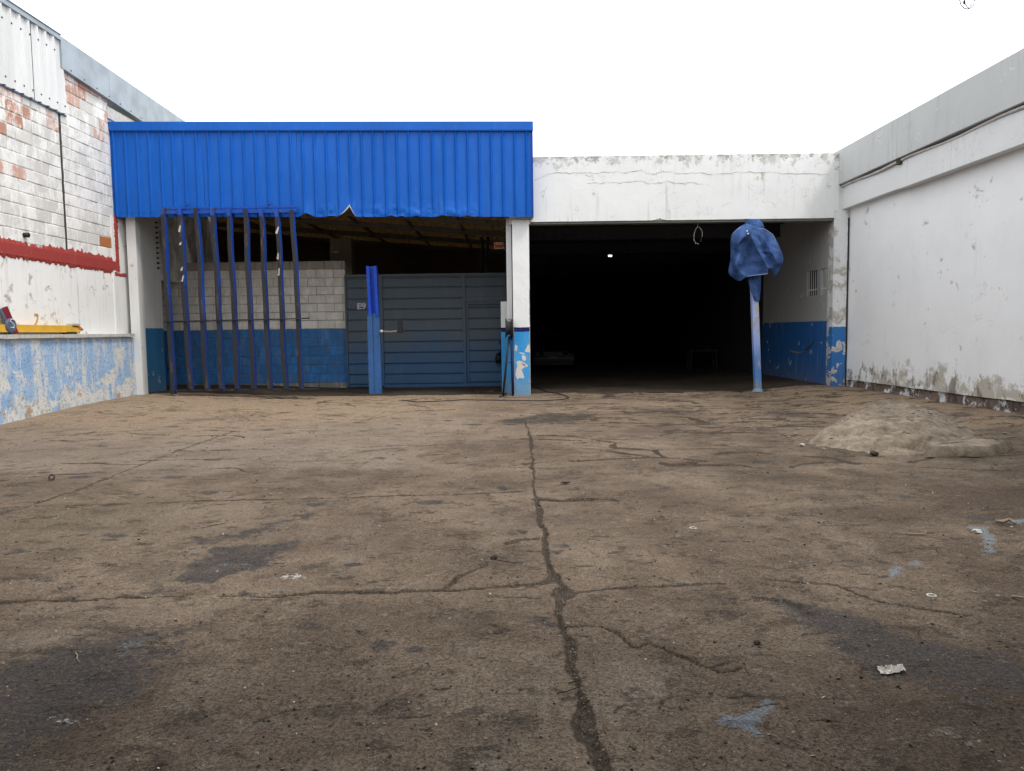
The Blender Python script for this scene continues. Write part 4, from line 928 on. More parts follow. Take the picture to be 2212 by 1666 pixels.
# ------------------------------------------------------------------ blue channel post with latch
cp = thing('channel_post', 'bright blue open channel post on a duller blue tube in front of the gate', 'post')
QY = 19.2
a = P(1, 789, 575, QY); b = P(1, 811, 575, QY); c = P(1, 797, 778+0, QY); zt_ = float(a[2]); zm = float(P(1, 800, 772-90, QY)[2])
mb = MB(); w = b[0]-a[0]; xa = float(a[0])+.02
def chan(x, z0_, z1_, lean):
    m = MB()
    for (p0, p1, q0_, q1_) in ((0, .075, 0, .02), (w-.075, w, 0, .02), (0, .02, .02, .14), (w-.02, w, .02, .14), (0, w, .14, .16)):
        vs = [(x+p0+lean, QY+q0_, z0_), (x+p1+lean, QY+q0_, z0_), (x+p1+lean, QY+q1_, z0_), (x+p0+lean, QY+q1_, z0_), (x+p0, QY+q0_, z1_), (x+p1, QY+q0_, z1_), (x+p1, QY+q1_, z1_), (x+p0, QY+q1_, z1_)]
        m.add(vs, [(0,3,2,1),(4,5,6,7),(0,1,5,4),(1,2,6,5),(2,3,7,6),(3,0,4,7)])
    return m
chan(xa, zm, zt_, .03).build('channel', M['blue_post'], cp)
gp_ = float(gz(xa, QY)); x1_, x2_ = float(P(1, 795, 760, QY)[0]), float(P(1, 811, 760, QY)[0])
MB().box(x1_, x1_+.13, QY+.0, QY+.12, gp_, zm+.002).build('tube', M['blue_post_low'], cp)
MB().box(x1_+.133, x2_+.12, QY+.05, QY+.17, gp_, zm+.05).build('tube', M['blue_post_low'], cp)
l0 = P(1, 824, 716, QY); l1 = P(1, 861, 715, QY); l2 = P(1, 866, 693, QY)
lt = MB().tube([l0, (l0+l1)/2-np.array([0, 0, .02]), l1], .026, 8).build('latch_arm', M['stone'], cp, True)
MB().box(l1[0]-.02, l1[0]+.10, QY-.05, QY+.05, l1[2]-.06, l2[2]+.06).build('latch_box', M['rubber'], lt)
MB().lathe([(0, -.05), (.04, -.03), (.05, 0), (.04, .03), (0, .05)], tuple(l0), 'X', 10).build('latch_knob', M['foil'], lt, True)

# ------------------------------------------------------------------ things by the centre column
pw_ = thing('hose_reel', 'black empty reel standing on a pole beside the peeling column', 'reel')
c = P(1, 1100, 709, 18.15); R_ = .235
MB().lathe([(.05, -.09), (R_, -.095), (R_, -.075), (R_*.72, -.045), (R_*.66, 0), (R_*.72, .045), (R_, .075), (R_, .095), (.05, .09)], tuple(c), 'X', 28).build('drum', M['rubber'], pw_, True)
f0 = G(1087, 851); MB().tube([(f0[0], 18.12, f0[2]), (c[0]-.0, 18.15, c[2]-.2)], .027, 10).build('pole', M['black'], pw_, True)
MB().tube([(f0[0]-.08, 17.98, f0[2]+.01), (f0[0]+.06, 18.22, f0[2]+.01)], .02, 8).build('foot', M['black'], pw_, True)
pp_ = thing('steel_pole', 'thin navy pole standing against the left face of the peeling column', 'pole')
MB().tube([(.012, 18.22, .0), (-.005, 18.25, 1.75)], .022, 8).build('pole', M['navy'], pp_, True)
MB().tube([(-.07, 18.2, .82), (.01, 18.22, .84)], .012, 6).build('hook', M['black'], pp_, True)
bgx = P(1, 1078, 773, GY-.2); bag = MB()
vs = []; n1, n2 = 12, 9
for i in range(n2+1):
    for k in range(n1):
        th = math.pi*i/n2; ph = 2*math.pi*k/n1; r = 1+random.uniform(-.16, .16)
        vs.append((bgx[0]+.125*r*math.sin(th)*math.cos(ph)+.03*math.cos(th), bgx[1]+.09*r*math.sin(th)*math.sin(ph), bgx[2]+.15*r*math.cos(th)))
bag.add(vs, [(i*n1+k, i*n1+(k+1) % n1, (i+1)*n1+(k+1) % n1, (i+1)*n1+k) for i in range(n2) for k in range(n1)])
bag.tube([(bgx[0]+.03, bgx[1], bgx[2]+.14), (bgx[0]+.08, bgx[1]+.03, bgx[2]+.3), (bgx[0]+.07, GY-.06, bgx[2]+.34)], .012, 6)
tag(bag.build('plastic_bag', M['glass'], None), 'crumpled black plastic bag hanging low on the gate door', 'bag')
# leaf litter beside column
mb = MB()
for i in range(90):
    u = random.uniform(1025, 1084); q = G(u, random.uniform(845, 851)); s = random.uniform(.015, .05); a = random.random()*6.28
    mb.add([(q[0]+s*math.cos(a), q[1]+s*math.sin(a), q[2]+.02+random.random()*.03), (q[0]-s*.4*math.sin(a), q[1]+s*.4*math.cos(a), q[2]+.025+random.random()*.03), (q[0]-s*math.cos(a), q[1]-s*math.sin(a), q[2]+.02+random.random()*.02), (q[0]+s*.4*math.sin(a), q[1]-s*.4*math.cos(a), q[2]+.022)], [(0, 1, 2, 3)])
tag(mb.build('leaf_litter', M['leaf'], None, fix=False), 'small heap of dry brown leaves swept beside the column', 'leaves', kind='stuff')
# cable on the ground
cb = [G(u, v) for u, v in [(1147,834),(1165,842),(1185,850),(1205,853),(1222,858),(1229,862),(1218,866),(1180,869),(1120,869),(1060,868),(1000,867),(950,870),(900,872),(868,868)]]
cb = [(p[0], p[1], p[2]+.035) for p in cb]
tag(MB().tube(cb, .012, 6).build('cable', M['rubber'], None, True), 'thin black cable looping over the ground in front of the column', 'cable')

# ------------------------------------------------------------------ denim jacket on its post
po = thing('pale_blue_post', 'peeling pale blue steel post standing in the dark opening', 'post')
PYY = 18.42; pb0 = G(1638, 845); px_ = float(P(1, 1630, 655, PYY)[0]); px2 = float(P(1, 1637, 843, PYY)[0])
mb = MB(); w = .078
zl_ = float(P(1, 1630, 655, PYY)[2]); px3 = px2+(px_-px2)*(4.17/zl_)
mb.prism([(px2-w, PYY-.07, .0), (px2+w, PYY-.07, .0), (px3+w, PYY-.07, 4.17), (px3-w, PYY-.07, 4.17)], (0, .14, 0)).build('shaft', M['pale_post'], po)
MB().tube([(px2, PYY, .0), (px2, PYY, .04), (px2, PYY, .10)], [.15, .13, .09], 10).build('weld_collar', M['pale_post'], po)
MB().box(px_-.045, px_+.045, PYY-.09, PYY-.071, 2.30, 2.62).build('blue_patch', M['blue_post'], po)
jk = thing('denim_jacket', 'faded blue denim jacket draped over the top of the post', 'jacket')
JY = 18.30
def cloth(V, F, name, amp=.03, sc_=3.2, seed=1, mat='denim'):
    """push a cloth surface in and out with long soft vertical folds, then build it"""
    V = np.array(V, float); c = V.mean(0); n = V-c; n[:, 2] *= .1; n /= np.linalg.norm(n, axis=1)[:, None]+1e-9
    ang = np.arctan2(n[:, 1], n[:, 0]); zz_ = V[:, 2]
    f = fbm(np.cos(ang)*1.5+zz_*.55+9, np.sin(ang)*1.5+zz_*.15+seed, sc_*.75, 3, seed)-.5; g = fbm(V[:, 0]*2+V[:, 1]*2, zz_*2.6, 3.5, 4, seed+5)-.5
    V = V+n*(amp*2.2*f+amp*.45*g)[:, None]
    return MB().add(V.tolist(), F).build(name, M[mat], jk, True), V
def loft(levels, depth, yc, n=64, m=46, **kw):
    A = np.array(levels, float); vv = np.linspace(A[0, 0], A[-1, 0], m); vs = []
    for i, v in enumerate(vv):
        a = P(1, np.interp(v, A[:, 0], A[:, 1]), v, yc); b = P(1, np.interp(v, A[:, 0], A[:, 2]), v, yc); cx, hw = (a[0]+b[0])/2, (b[0]-a[0])/2; s = i/(m-1)
        d = depth*(.45+.55*math.sin(min(1, s*1.5+.12)*math.pi/2))
        for k in range(n):
            t_ = 2*math.pi*k/n; vs.append((cx+hw*math.cos(t_), yc+d*math.sin(t_), float(np.interp(abs(((t_+math.pi) % 6.2832)-math.pi)/math.pi, [0, 1], [b[2], a[2]]))))
    fs = [(i*n+k, i*n+(k+1) % n, (i+1)*n+(k+1) % n, (i+1)*n+k) for i in range(m-1) for k in range(n)]+[tuple(range(n))]
    return cloth(vs, fs, **kw)[1][-n:]
KP = dict(A=(155,310,-.03),B=(290,190,-.12),C=(415,135,-.16),D=(440,230,-.34),E=(365,240,-.22),F=(590,205,-.14),G=(700,225,-.10),H=(820,310,0),I=(330,390,-.33),J=(250,530,-.27),K=(150,560,0),L=(155,700,-.02),M=(108,940,0),N=(205,900,-.24),O=(240,770,-.33),
  P=(390,400,-.17),Q=(425,380,-.24),R=(370,650,-.14),S=(330,900,-.16),T=(500,620,-.15),U=(540,880,-.17),V=(455,300,-.38),W=(555,530,-.40),X=(645,700,-.38),Y=(740,870,-.28),Z=(748,962,-.24),a=(560,985,-.20),b=(400,1005,-.2),c=(300,1090,-.10),d=(180,1020,-.04),
  e=(600,400,-.22),f=(648,610,-.12),g=(590,300,-.26),h=(870,400,.04),i=(940,560,.05),j=(990,710,.06),k=(965,800,.02),l=(850,1030,.05),m=(752,880,-.06),n=(715,640,-.16),o=(790,600,-.34),p=(900,600,-.20),q=(880,780,-.28),r=(700,440,-.20),s=(830,850,-.16),t=(640,470,-.26),u=(820,560,-.24),v=(760,760,-.18),w=(300,610,-.24),x=(280,900,-.25),y=(460,760,-.12),z=(620,860,-.24))
from mathutils import geometry as mg
names = list(KP); co2 = [Vector((KP[k][0], -KP[k][1])) for k in names]; outl = 'ABCFGHhijklmYZabcdMLK'
oi = [names.index(c) for c in outl]; rg = [('V','W'),('W','X'),('X','Y'),('D','V'),('I','J'),('O','N'),('D','I'),('g','t'),('o','q'),('f','n'),('Y','m')]
ed_ = [(oi[i], oi[(i+1) % len(oi)]) for i in range(len(oi))]+[(names.index(a), names.index(b)) for a, b in rg]
r_ = mg.delaunay_2d_cdt(co2, ed_, [], 0, 1e-4); v2, f2 = r_[0], r_[2]
op = [(KP[c][0], -KP[c][1]) for c in outl]
dpt = {(round(KP[k][0], 1), round(-KP[k][1], 1)): KP[k][2] for k in names}
V3 = [tuple(P(1, 1561.5+(545+(p.x-545)*1.07)*.1301, 466.3+(600+(-p.y-600)*1.04)*.1301, JY+dpt.get((round(p.x, 1), round(p.y, 1)), -.15)+.02)) for p in v2]
F3 = [tuple(f) for f in f2 if inpoly(np.array([sum(v2[i].x for i in f)/3.]), np.array([sum(v2[i].y for i in f)/3.]), op)[0]]
from collections import Counter
ec = Counter(tuple(sorted((f[i], f[(i+1) % 3]))) for f in F3 for i in range(3)); bd = {i for e_, c_ in ec.items() if c_ == 1 for i in e_}
nv = len(V3); back = {}; V4 = list(V3)
for i, p in enumerate(V3):
    if i in bd: back[i] = i
    else: back[i] = len(V4); V4.append((p[0], JY+.05+(JY-p[1])*.75, p[2]))
o = MB().add(V4, F3+[tuple(back[i] for i in reversed(f)) for f in F3]).build('body', M['denim'], jk, True)
ss = o.modifiers.new('subdivision', 'SUBSURF'); ss.levels = ss.render_levels = 3
cr_ = o.data.attributes.new('crease_edge', 'FLOAT', 'EDGE')
rk2 = {tuple(sorted((names.index(a), names.index(b)))) for a, b in rg}|{tuple(sorted(e_)) for e_, c_ in ec.items() if c_ == 1}
for e_ in o.data.edges: cr_.data[e_.index].value = .75 if tuple(sorted(e_.vertices)) in rk2 else .25
def line(ks, dy=-.012): return [P(1, 1561.5+KP[k][0]*.1301, 466.3+KP[k][1]*.1301, JY+KP[k][2]+dy) for k in ks]
for ks, mt_ in (('FGHhij', 'seam'), ('Zab', 'seam'), ('KAB', 'seam')): MB().tube(line(ks), .007, 6).build('seam', M[mt_], jk, True)
def sleeve(pts, rad, seed, name='sleeve'):
    P3 = [np.array(P(1, u, v, JY+dy)) for u, v, dy in pts]; D = []; N = len(P3)
    tt = np.linspace(0, N-1, 44)
    for t_ in tt: D.append((np.array([np.interp(t_, range(N), [p[k] for p in P3]) for k in range(3)]), float(np.interp(t_, range(N), rad))))
    m = MB().tube([d[0] for d in D], [d[1] for d in D], 32)
    V = np.array(m.v); f = .55*(fbm(V[:, 0]*2.4+V[:, 2]*.8+V[:, 1]*2, V[:, 2]*1.6, 2.2, 4, seed)-.5); ctr = np.repeat(np.array([d[0] for d in D]), 32, 0); nn = V-ctr; V = V+nn*(f*.9)[:, None]; V[:, 1] -= .05*f
    MB().add(V.tolist(), m.f).build(name, M['denim'], jk, True)
loft([(475,1616,1640),(480,1609,1646),(488,1605,1650),(500,1604,1652)], .15, JY+.03, n=40, m=16, seed=8, name='collar', amp=.03)
loft([(588,1610,1645),(606,1613,1644),(622,1618,1643),(636,1624,1641),(650,1630,1640)], .085, JY+.04, n=40, m=26, seed=4, name='hanging_cuff', amp=.035)
mb = MB()
for u, v in ((1614,499),(1616,505)): q = P(1, u, v, JY-.36); mb.lathe([(0, -.01), (.020, -.008), (.020, .02), (0, .02)], tuple(q), 'Y', 10)
mb.build('buttons', M['foil'], jk)

# ------------------------------------------------------------------ inside the dark hall
car = thing('parked_car', 'dark saloon car parked deep inside the unlit workshop, nose towards the yard', 'car')
CX, CY, CZ = 1.66, 29.5, 0.
prof = [(-.0, .35), (0, .62), (.12, .78), (1.05, .93), (1.25, .96), (1.95, 1.38), (3.05, 1.42), (3.75, 1.02), (4.3, .98), (4.4, .75), (4.4, .35)]
vs = []; fs = []; n = len(prof); secs = [(-.84, .88), (-.80, 1.0), (-.45, 1.03), (0, 1.04), (.45, 1.03), (.80, 1.0), (.84, .88)]
for sx, k in secs:
    for y, z in prof:
        inset = .82 if z > 1.1 else 1.; vs.append((CX+sx*inset, CY+y+(.10*abs(sx)**2 if y < 1 else 0), CZ+.35+(z-.35)*k))
for i in range(len(secs)-1):
    for k in range(n-1): fs.append((i*n+k, i*n+k+1, (i+1)*n+k+1, (i+1)*n+k))
fs += [tuple(range(n)), tuple(range(6*n+n-1, 6*n-1, -1))]
MB().add(vs, fs).box(CX-.78, CX+.78, CY+.15, CY+4.3, .22, .36).build('body', M['car'], car)
MB().prism([(CX-.62, CY+1.30, 1.01), (CX+.62, CY+1.30, 1.01), (CX+.54, CY+1.9, 1.40), (CX-.54, CY+1.9, 1.40)], (0, -.03, .02)).build('windscreen', M['glass'], car)
MB().box(CX-.80, CX+.80, CY-.06, CY+.12, .36, .50).build('bumper', M['car'], car)
MB().box(CX-.78, CX+.78, CY-.065, CY-.05, .485, .50).build('bumper_trim', M['dull_chrome'], car)
g_ = MB().box(CX-.38, CX+.38, CY-.02, CY+.04, .60, .74).build('grille', M['black'], car)
for k in range(4): MB().box(CX-.36, CX+.36, CY-.035, CY-.02, .61+k*.035, .618+k*.035).build('grille_bar', M['dull_chrome'], g_)
MB().box(CX-.19, CX+.19, CY-.085, CY-.066, .47, .58).build('number_plate', M['dull_plate'], car)
for s in (-1, 1):
    MB().lathe([(0, -.05), (.07, -.045), (.085, -.01), (.085, .05)], (CX+s*.62, CY+.06, .67), 'Y', 16).build('headlight', M['lamp_glass'], car, True)
    for yw in (.85, 3.5):
        w_ = MB().lathe([(.18, -.1), (.30, -.1), (.32, -.07), (.32, .07), (.30, .1), (.18, .1)], (CX+s*.76, CY+yw, .32), 'X', 22).build('wheel', M['rubber'], car, True)
        MB().lathe([(0, s*.09), (.06, s*.10), (.185, s*.08), (.19, s*.02)], (CX+s*.76, CY+yw, .32), 'X', 16).build('rim', M['chrome'], w_, True)
wb = thing('workbench', 'dark workbench with splayed legs barely visible in the unlit workshop', 'bench')
q = P(1, 1518, 756, 27.5); MB().box(q[0]-.55, q[0]+.55, 27.3, 27.9, q[2]-.05, q[2]).build('tabletop', M['dark_wood'], wb)
for sx in (-.45, .45):
    for sy in (27.38, 27.82): MB().bar((q[0]+sx*1.1, sy, .01), (q[0]+sx, sy, q[2]-.05), .05, .05).build('leg', M['dark_wood'], wb)
MB().lathe([(0, 0), (.06, 0), (.07, .06), (.03, .1), (.03, .16), (0, .16)], (q[0]+.15, 27.5, q[2]), 'Z', 12).build('vice', M['black'], wb, True)
lp = thing('strip_light', 'tiny lit strip light high inside the dark workshop', 'lamp')
q = P(1, 1318, 553, 24.); MB().box(q[0]-.07, q[0]+.07, 24.03, 24.09, q[2]-.03, q[2]+.05).build('housing', M['white_pipe'], lp)
MB().tube([(q[0]-.055, 24., q[2]), (q[0]+.055, 24., q[2])], .016, 8).build('tube', M['tube'], lp)
MB().tube([(q[0], 24.06, q[2]+.05), (q[0], 24.06, 4.6)], .008, 6).build('rod', M['black'], lp)
# hanging wire loop in the doorway
mb = MB(); L = [P(1, u, v, 18.42) for u, v in [(1508,479),(1507,490),(1502,497),(1499,508),(1499,518),(1503,526),(1508,527),(1513,522),(1517,510),(1517,500),(1513,494),(1509,490)]]
mb.tube(L[:7], .0035, 6); mb.tube(L[7:], .0035, 6)
for p in L[3:7]: mb.lathe([(0, -.012), (.010, 0), (0, .012)], tuple(p), 'Z', 6)
tag(mb.build('wire_loop', M['foil'], None, True), 'thin pale wire loop hanging from the concrete beam over the dark opening', 'wire')
# overhead cable with loop
oc = thing('overhead_cable', 'slack overhead cable with a coiled loop dangling at the top right of the sky', 'cable')
OY = 9.; q = P(1, 2092, 10, OY); zc_ = q[2]+1.5
sag = [(-9.4+17.4*i/30, OY, zc_+.0+1.0*((i-26)/26)**2) for i in range(31)]
MB().tube(sag, .012, 6).build('cable', M['rubber'], oc, True)
for L in ([(2074,-160),(2072,-60),(2073,0),(2076,12),(2083,18),(2090,20),(2096,18),(2104,10),(2109,0),(2112,-60),(2100,-160)], [(2085,-160),(2083,-30),(2083,4),(2086,11),(2092,18),(2098,11),(2105,2),(2108,-30),(2104,-160)]):
    MB().tube([P(1, u, v, OY) for u, v in L], .0055, 6).build('loop', M['rubber'], oc, True)
q2 = P(1, 2083, 5, OY); MB().lathe([(0, -.03), (.014, -.01), (.012, .015), (0, .03)], tuple(q2), 'Z', 8).build('knot', M['rubber'], oc, True)
# ladder and hoses in the shed
ld = thing('ladder', 'dark metal ladder standing in the shadow behind the block wall', 'ladder')
a = P(1, 717, 560, 24.); b = P(1, 733, 560, 24.)
for p in (a, b): MB().box(p[0]-.02, p[0]+.02, 24., 24.05, 0, 4.35).build('rail', M['purlin'], ld)
for i in range(14): MB().tube([(a[0], 24.02, .3+i*.3), (b[0], 24.02, .3+i*.3)], .015, 6).build('rung', M['white_pipe'], ld)
for i, (u, lab) in enumerate(((1040, 'dark hose hanging behind the gate, the one further left'), (1052, 'dark hose hanging behind the gate, the one nearer the column'))):
    q = P(1, u, 520, 23.); tag(MB().tube([(q[0]+.03*math.sin(k*.9+i), 23+.02*k % .05, 4.5-k*.17) for k in range(10)], .05, 8).build('hanging_hose', M['rubber'], None, True), lab, 'hose', 'hoses hanging behind the gate')
# signs
sg = thing('warning_sign', 'small orange warning sign with dark print hanging high by the column', 'sign')
q = P(1, 1078, 530.5, 19.4); MB().box(q[0]-.13, q[0]+.12, 19.4, 19.41, q[2]-.072, q[2]+.072).build('plate', M['sign_orange'], sg)
MB().box(q[0]-.135, q[0]+.125, 19.396, 19.4, q[2]-.078, q[2]-.066).box(q[0]-.135, q[0]+.125, 19.396, 19.4, q[2]+.066, q[2]+.078).build('border', M['sign_pale'], sg)
mb = MB()
for r, cols in ((.038, [(-.115, -.095), (.09, .11)]), (-.005, [(-.11, -.055), (-.045, -.01), (.0, .035), (.05, .10)]), (-.040, [(-.105, -.06), (-.05, -.005), (.01, .05), (.06, .105)])):
    for a, b in cols: mb.box(q[0]+a, q[0]+b, 19.394, 19.399, q[2]+r-.012, q[2]+r+.012)
mb.build('print', M['ink'], sg)
MB().tube([(q[0], 19.41, q[2]+.07), (q[0], 19.45, rz(q[0])-.1)], .004, 5).build('wire', M['black'], sg)
sg = thing('yellow_sign', 'small yellow sign fixed high in the shadowed left bay behind the bars', 'sign')
q = P(1, 375, 491, 24.); MB().box(q[0]-.22, q[0]+.22, 24, 24.01, q[2]-.14, q[2]+.14).build('plate', M['sign_yellow'], sg)
MB().box(q[0]-.17, q[0]+.17, 23.99, 23.999, q[2]+.03, q[2]+.09).box(q[0]-.14, q[0]+.14, 23.99, 23.999, q[2]-.07, q[2]-.03).build('print', M['ink'], sg)
MB().tube([(q[0], 24.01, q[2]+.1), (q[0], 24.01, rz(q[0])-.05)], .006, 5).build('wire', M['black'], sg)

# ------------------------------------------------------------------ rubble mound and debris
mx_, my_ = np.meshgrid(np.linspace(3.6, 8.25, 260), np.linspace(7.9, 13.4, 300))
out = [(1727,936),(1775,905),(1833,871),(1900,868),(1975,880),(2050,905),(2130,925),(2110,948),(2040,962),(1960,968),(1880,965),(1830,956),(1780,945)]
gpoly = [tuple(P(2, u, v, .12 if v > 900 else .22)[:2]) for u, v in out]
sd_ = sdf(mx_+.4*(fbm(mx_, my_, 1.2, 5, 3)-.5), my_+.4*(fbm(mx_, my_, 1.2, 5, 4)-.5), gpoly)
hh = .33*sm(sd_/.7)*(.55+.6*fbm(mx_, my_, .9, 3, 31))+.06*np.clip(sd_, 0, .3)*3*(fbm(mx_, my_, 1.6, 5, 5))
ridge = fbm(mx_*1.2, my_*.8, 1.3, 4, 8); cell = np.floor(3*fbm(mx_, my_, 1.1, 3, 19)*2.2)/6.; hh = hh+.10*(cell-.3)*sm(sd_/.25)-.06*sm((ridge-.5)/.04)*sm(sd_/.2); hh = hh*(.45+.55*sm((my_-9.0)/1.6)); hh += .06*(fbm(mx_, my_, 6, 6, 9)-.5)
zz_ = gz(mx_, my_)-.04+np.where(sd_ > 0, .035*sm(sd_/.25)+hh, np.maximum(sd_*.25, -.03))+.0
md = thing('rubble_mound', 'low tan mound of broken concrete and earth at the foot of the right wall', 'rubble')
tag(gridmesh('earth', mx_, my_, zz_, M['rubble'], md, True), kind='stuff')
for n_, L in enumerate([[(1885,957,.12),(1912,938,.20),(1945,929,.23),(1990,944,.17),(1968,956,.13)], [(2010,966,.12),(2050,952,.15),(2120,948,.155),(2180,953,.13),(2140,965,.12)]]):
    r_ = random.Random(n_); pts = []
    for (u, v, z_), (u2, v2, z2_) in zip(L, L[1:]+L[:1]):
        for i in range(7):
            t_ = i/7; q = P(2, u+(u2-u)*t_, v+(v2-v)*t_, z_+(z2_-z_)*t_); pts.append((q[0]+r_.uniform(-.02, .02), q[1]+r_.uniform(-.03, .03), q[2]+r_.uniform(-.006, .006)))
    c_ = np.mean(pts, 0); nn = len(pts); vs = [tuple(p) for p in pts]+[tuple(c_+(np.array(p)-c_)*.6+np.array([0, 0, r_.uniform(.005, .02)])) for p in pts]+[(c_[0], c_[1], c_[2]+.015)]+[(c_[0]+(p[0]-c_[0])*1.12, c_[1]+(p[1]-c_[1])*1.12, p[2]-.12) for p in pts]
    fs = [(i, (i+1) % nn, nn+(i+1) % nn, nn+i) for i in range(nn)]+[(nn+i, nn+(i+1) % nn, 2*nn) for i in range(nn)]+[(i, 2*nn+1+i, 2*nn+1+(i+1) % nn, (i+1) % nn) for i in range(nn)]
    MB().add(vs, fs).build('broken_slab', M['slabtop'], md, True)
def rock(u, v, w, h, d, mat, name, label, cat, group=None, seed=0, n=10, flat=1., lift=0.):
    r = random.Random(seed); q = G(u, v); mb = MB(); vs = []
    rows = 5
    for i in range(rows+1):
        th = math.pi*i/rows
        for k in range(n):
            ph = 2*math.pi*k/n; j = 1+r.uniform(-.28, .28); vs.append((q[0]+w/2*j*math.sin(th)**.6*math.cos(ph), q[1]+d/2*j*math.sin(th)**.6*math.sin(ph), q[2]+lift+h*.42+h/2*math.cos(th)*(1+r.uniform(-.2, .2))))
    mb.add(vs, [(i*n+k, i*n+(k+1) % n, (i+1)*n+(k+1) % n, (i+1)*n+k) for i in range(rows) for k in range(n)])
    return tag(mb.build(name, M[mat], None), label, cat, group)
rock(1845, 966, .17, .08, .12, 'stone', 'stone', 'pale pointed stone at the near foot of the mound', 'stone', seed=2)
rock(1888, 984, .10, .06, .08, 'stone_dark', 'stone', 'small black lump on the ground just below the mound', 'stone', seed=3)
rock(1732, 963, .075, .035, .06, 'paper', 'litter', 'small white square scrap left of the mound', 'litter', seed=4)
rock(2110, 1152, .07, .035, .05, 'paper', 'stone', 'pale pebble on the grey-blue stain at the right', 'stone', seed=6)
rock(1635, 1391, .035, .02, .03, 'stone_dark', 'bark_chip', 'dark brown chip lying alone on the concrete, right of centre', 'chip', seed=7)
rock(1068, 1209, .05, .035, .04, 'stone_dark', 'clod', 'small black clod by a thin crack near the centre', 'clod', seed=8)
mb = MB(); r_ = random.Random(4)
for _ in range(420):
    a_ = r_.random()*6.28; rr_ = r_.gauss(.9, .5); x = 6.1+rr_*1.5*math.cos(a_); y = 10.9+rr_*1.1*math.sin(a_)
    if x > 8.1 or y < 8.2: continue
    i = min(int((y-7.9)/5.5*299), 299); j = min(int((x-3.6)/4.65*259), 259)
    if i < 0 or j < 0: continue
    z = max(zz_[i, j], gz(x, y)); s_ = .008+.03*r_.random()**3
    vs = [(x+s_*q[0]*(.7+.6*r_.random()), y+s_*q[1]*(.7+.6*r_.random()), z+s_*.5*q[2]+s_*.3) for q in ((1,0,0),(0,1,0),(-1,0,0),(0,-1,0),(.2,0,1),(0,.1,-1))]
    mb.add(vs, [(0,1,4),(1,2,4),(2,3,4),(3,0,4),(1,0,5),(2,1,5),(3,2,5),(0,3,5)])
tag(mb.build('loose_rubble', M['stone'], None), 'small broken stones scattered round the tan mound by the right wall', 'rubble', kind='stuff')
# crumpled white rag
q = G(1926, 1450); uu, vv = np.meshgrid(np.linspace(-1, 1, 34), np.linspace(-1, 1, 22)); r_ = fbm(uu*2, vv*2, 1.7, 4, 3)
msk = 1+.25*(fbm(np.arctan2(vv, uu), uu*0, 1.5, 3, 6)-.5)
Xr = q[0]+.060*uu*msk+.010*vv; Yr = q[1]+.034*vv*msk+.008*np.sin(uu*3); Zr = q[2]+.005+.028*np.abs(r_-.45)*2*(1-.55*np.maximum(abs(uu), abs(vv))**3)+.008*(uu > .6)
tag(gridmesh('rag', Xr, Yr, Zr, M['paper'], None, True), 'crumpled dirty white rag on the dark stain at lower right', 'rag')
def ring(u, v, R, r, mat, label, tilt=0, name='ring'):
    q = G(u, v); L = []
    for k in range(21):
        a = k/20*2*math.pi; L.append((q[0]+R*math.cos(a), q[1]+R*math.sin(a)*math.cos(tilt), q[2]+r*.8+R*math.sin(tilt)*(1+math.sin(a))))
    tag(MB().tube(L, r, 8, cap=False).build(name, M[mat], None, True), label, 'ring')
ring(2012, 1288, .024, .005, 'paper', 'thin white plastic ring lying flat at the right')
ring(1497, 1142, .026, .005, 'paper', 'small white ring on the ground right of the long crack')
ring(112, 1038, .030, .009, 'stone_dark', 'dark rusty ring standing on edge at the far left', 1.2)
def stick(pts, r, mat, label, name='twig', cat='twig'):
    tag(MB().tube([tuple(G(u, v)+np.array([0, 0, r*1.4+.004*i % .01])) for i, (u, v) in enumerate(pts)], [r*(1-.1*i) for i in range(len(pts))], 6).build(name, M[mat], None, True), label, cat)
stick([(1960,1157),(1980,1158),(2000,1157)], .007, 'wood', 'short straight pale twig lying right of centre')
stick([(2150,1133),(2165,1135),(2180,1131),(2192,1138)], .018, 'wood', 'bent pale stick beside the grey-blue stain at the right edge')
stick([(1068,1211),(1090,1215),(1110,1219),(1130,1218)], .003, 'stone_dark', 'thin dark wire trailing from the black clod near the centre', 'wire_scrap', 'wire')
stick([(1228,1478),(1248,1474),(1266,1468)], .003, 'stone_dark', 'thin dark twig crossing the wide crack, upper of two')
stick([(1203,1500),(1225,1497),(1250,1490),(1262,1485)], .003, 'stone_dark', 'thin dark twig crossing the wide crack, lower of two')
stick([(163,1412),(168,1420),(166,1428),(172,1434)], .004, 'wood', 'small pale curved twig on the dark stain at lower left')
stick([(2185,1293),(2200,1296),(2210,1299)], .009, 'wood', 'short wood splinter near the right edge')
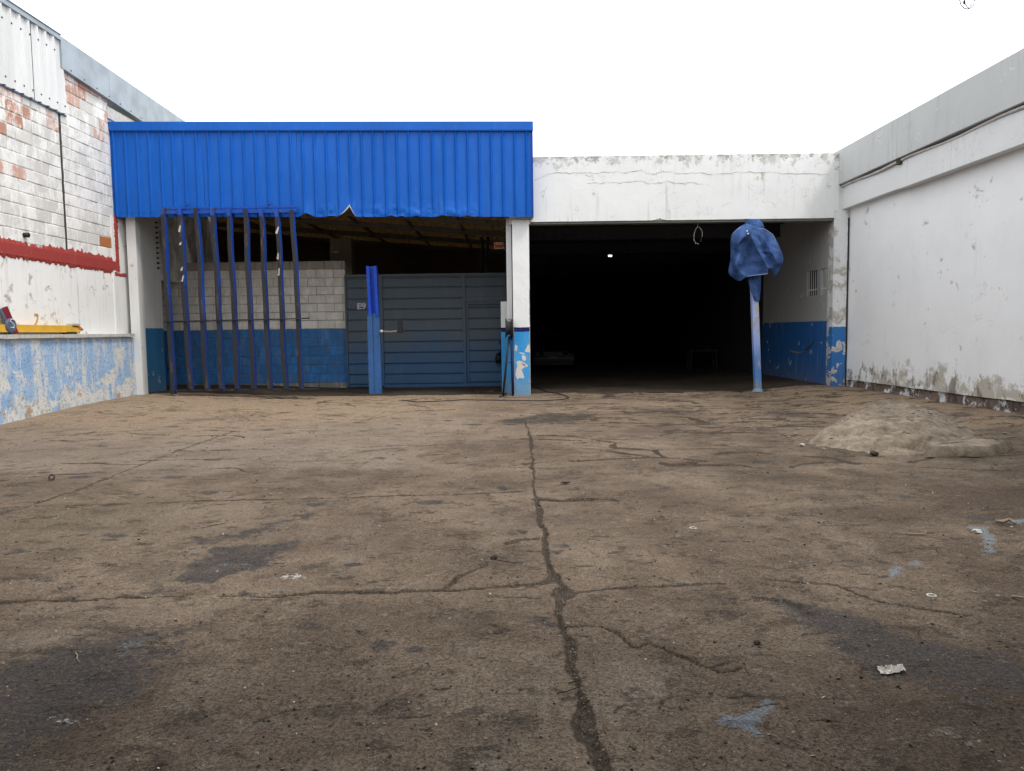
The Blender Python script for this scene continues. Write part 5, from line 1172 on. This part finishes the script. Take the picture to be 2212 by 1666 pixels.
for (u, v, lab) in ((350, 1652, 'curled dry brown leaf at the bottom edge, left of centre'), (1222, 1046, 'dark dead leaf right of the long crack, midway up the yard')):
    q = G(u, v); L = np.linspace(-1, 1, 9); uu, vv = np.meshgrid(L, np.linspace(-1, 1, 7)); s = .022 if v > 1500 else .06
    wv = vv*(1-uu**2)**.7*.45
    tag(gridmesh('dry_leaf', q[0]+s*uu, q[1]+s*wv, q[2]+.006+.35*s*np.abs(vv)*(1-uu**2)+.25*s*uu**2, M['leaf'], None, True), lab, 'leaf')
# grit: loose pebbles strewn over the yard and in the cracks (countless -> stuff)
def grit(name, n, mat, label, smin, smax, seed, crackonly=False):
    r = np.random.RandomState(seed); vs = []; fs = []
    oct_ = np.array([(1,0,0),(0,1,0),(-1,0,0),(0,-1,0),(0,0,.7),(0,0,-.7)]); of = [(0,1,4),(1,2,4),(2,3,4),(3,0,4),(1,0,5),(2,1,5),(3,2,5),(0,3,5)]
    c = 0
    while c < n:
        if crackonly:
            k = r.randint(len(MAIN)-3); t_ = r.rand(); a = gp([MAIN[k]])[0]; b = gp([MAIN[k+1]])[0]; x = a[0]+(b[0]-a[0])*t_+r.randn()*.03; y = a[1]+(b[1]-a[1])*t_+r.randn()*.03
        else:
            y = 2.5+16*r.rand()**1.9; x = r.uniform(-.74, .74)*y
        if x < -9.1 or x > 8.1 or y > 18.5: continue
        i = min(np.searchsorted(ys, y), len(ys)-1); j = min(np.searchsorted(xs, x), len(xs)-1)
        s = (smin+(smax-smin)*r.rand()**3)*(1+y*.05); R3 = Matrix.Rotation(r.rand()*6, 3, (r.rand()-.5, r.rand()-.5, 1)); A = oct_*(s*np.array([1, .5+.5*r.rand(), .5]))*(1+.3*(r.rand(6, 1)-.5))
        A = A@np.array(R3).T+np.array([x, y, Z[i, j]+s*.25]); o = len(vs); vs += A.tolist(); fs += [tuple(q+o for q in f) for f in of]; c += 1
    me = bpy.data.meshes.new(name); me.from_pydata(vs, [], fs); me.materials.append(M[mat]); o = link(name, me); tag(o, label, 'grit', kind='stuff')
grit('light_grit', 1500, 'stone', 'pale grit and tiny stones strewn over the concrete yard', .0030, .011, 1)
grit('white_grit', 150, 'paper', 'tiny white flecks strewn over the concrete yard', .0028, .009, 4)
grit('dark_grit', 2600, 'stone_dark', 'dark grit and crumbs strewn over the concrete yard', .0035, .012, 2)
grit('crack_gravel', 260, 'wood', 'gravel crumbs lying in the long crack', .003, .009, 3, True)
print('bricks', nb, 'grid', X.size)
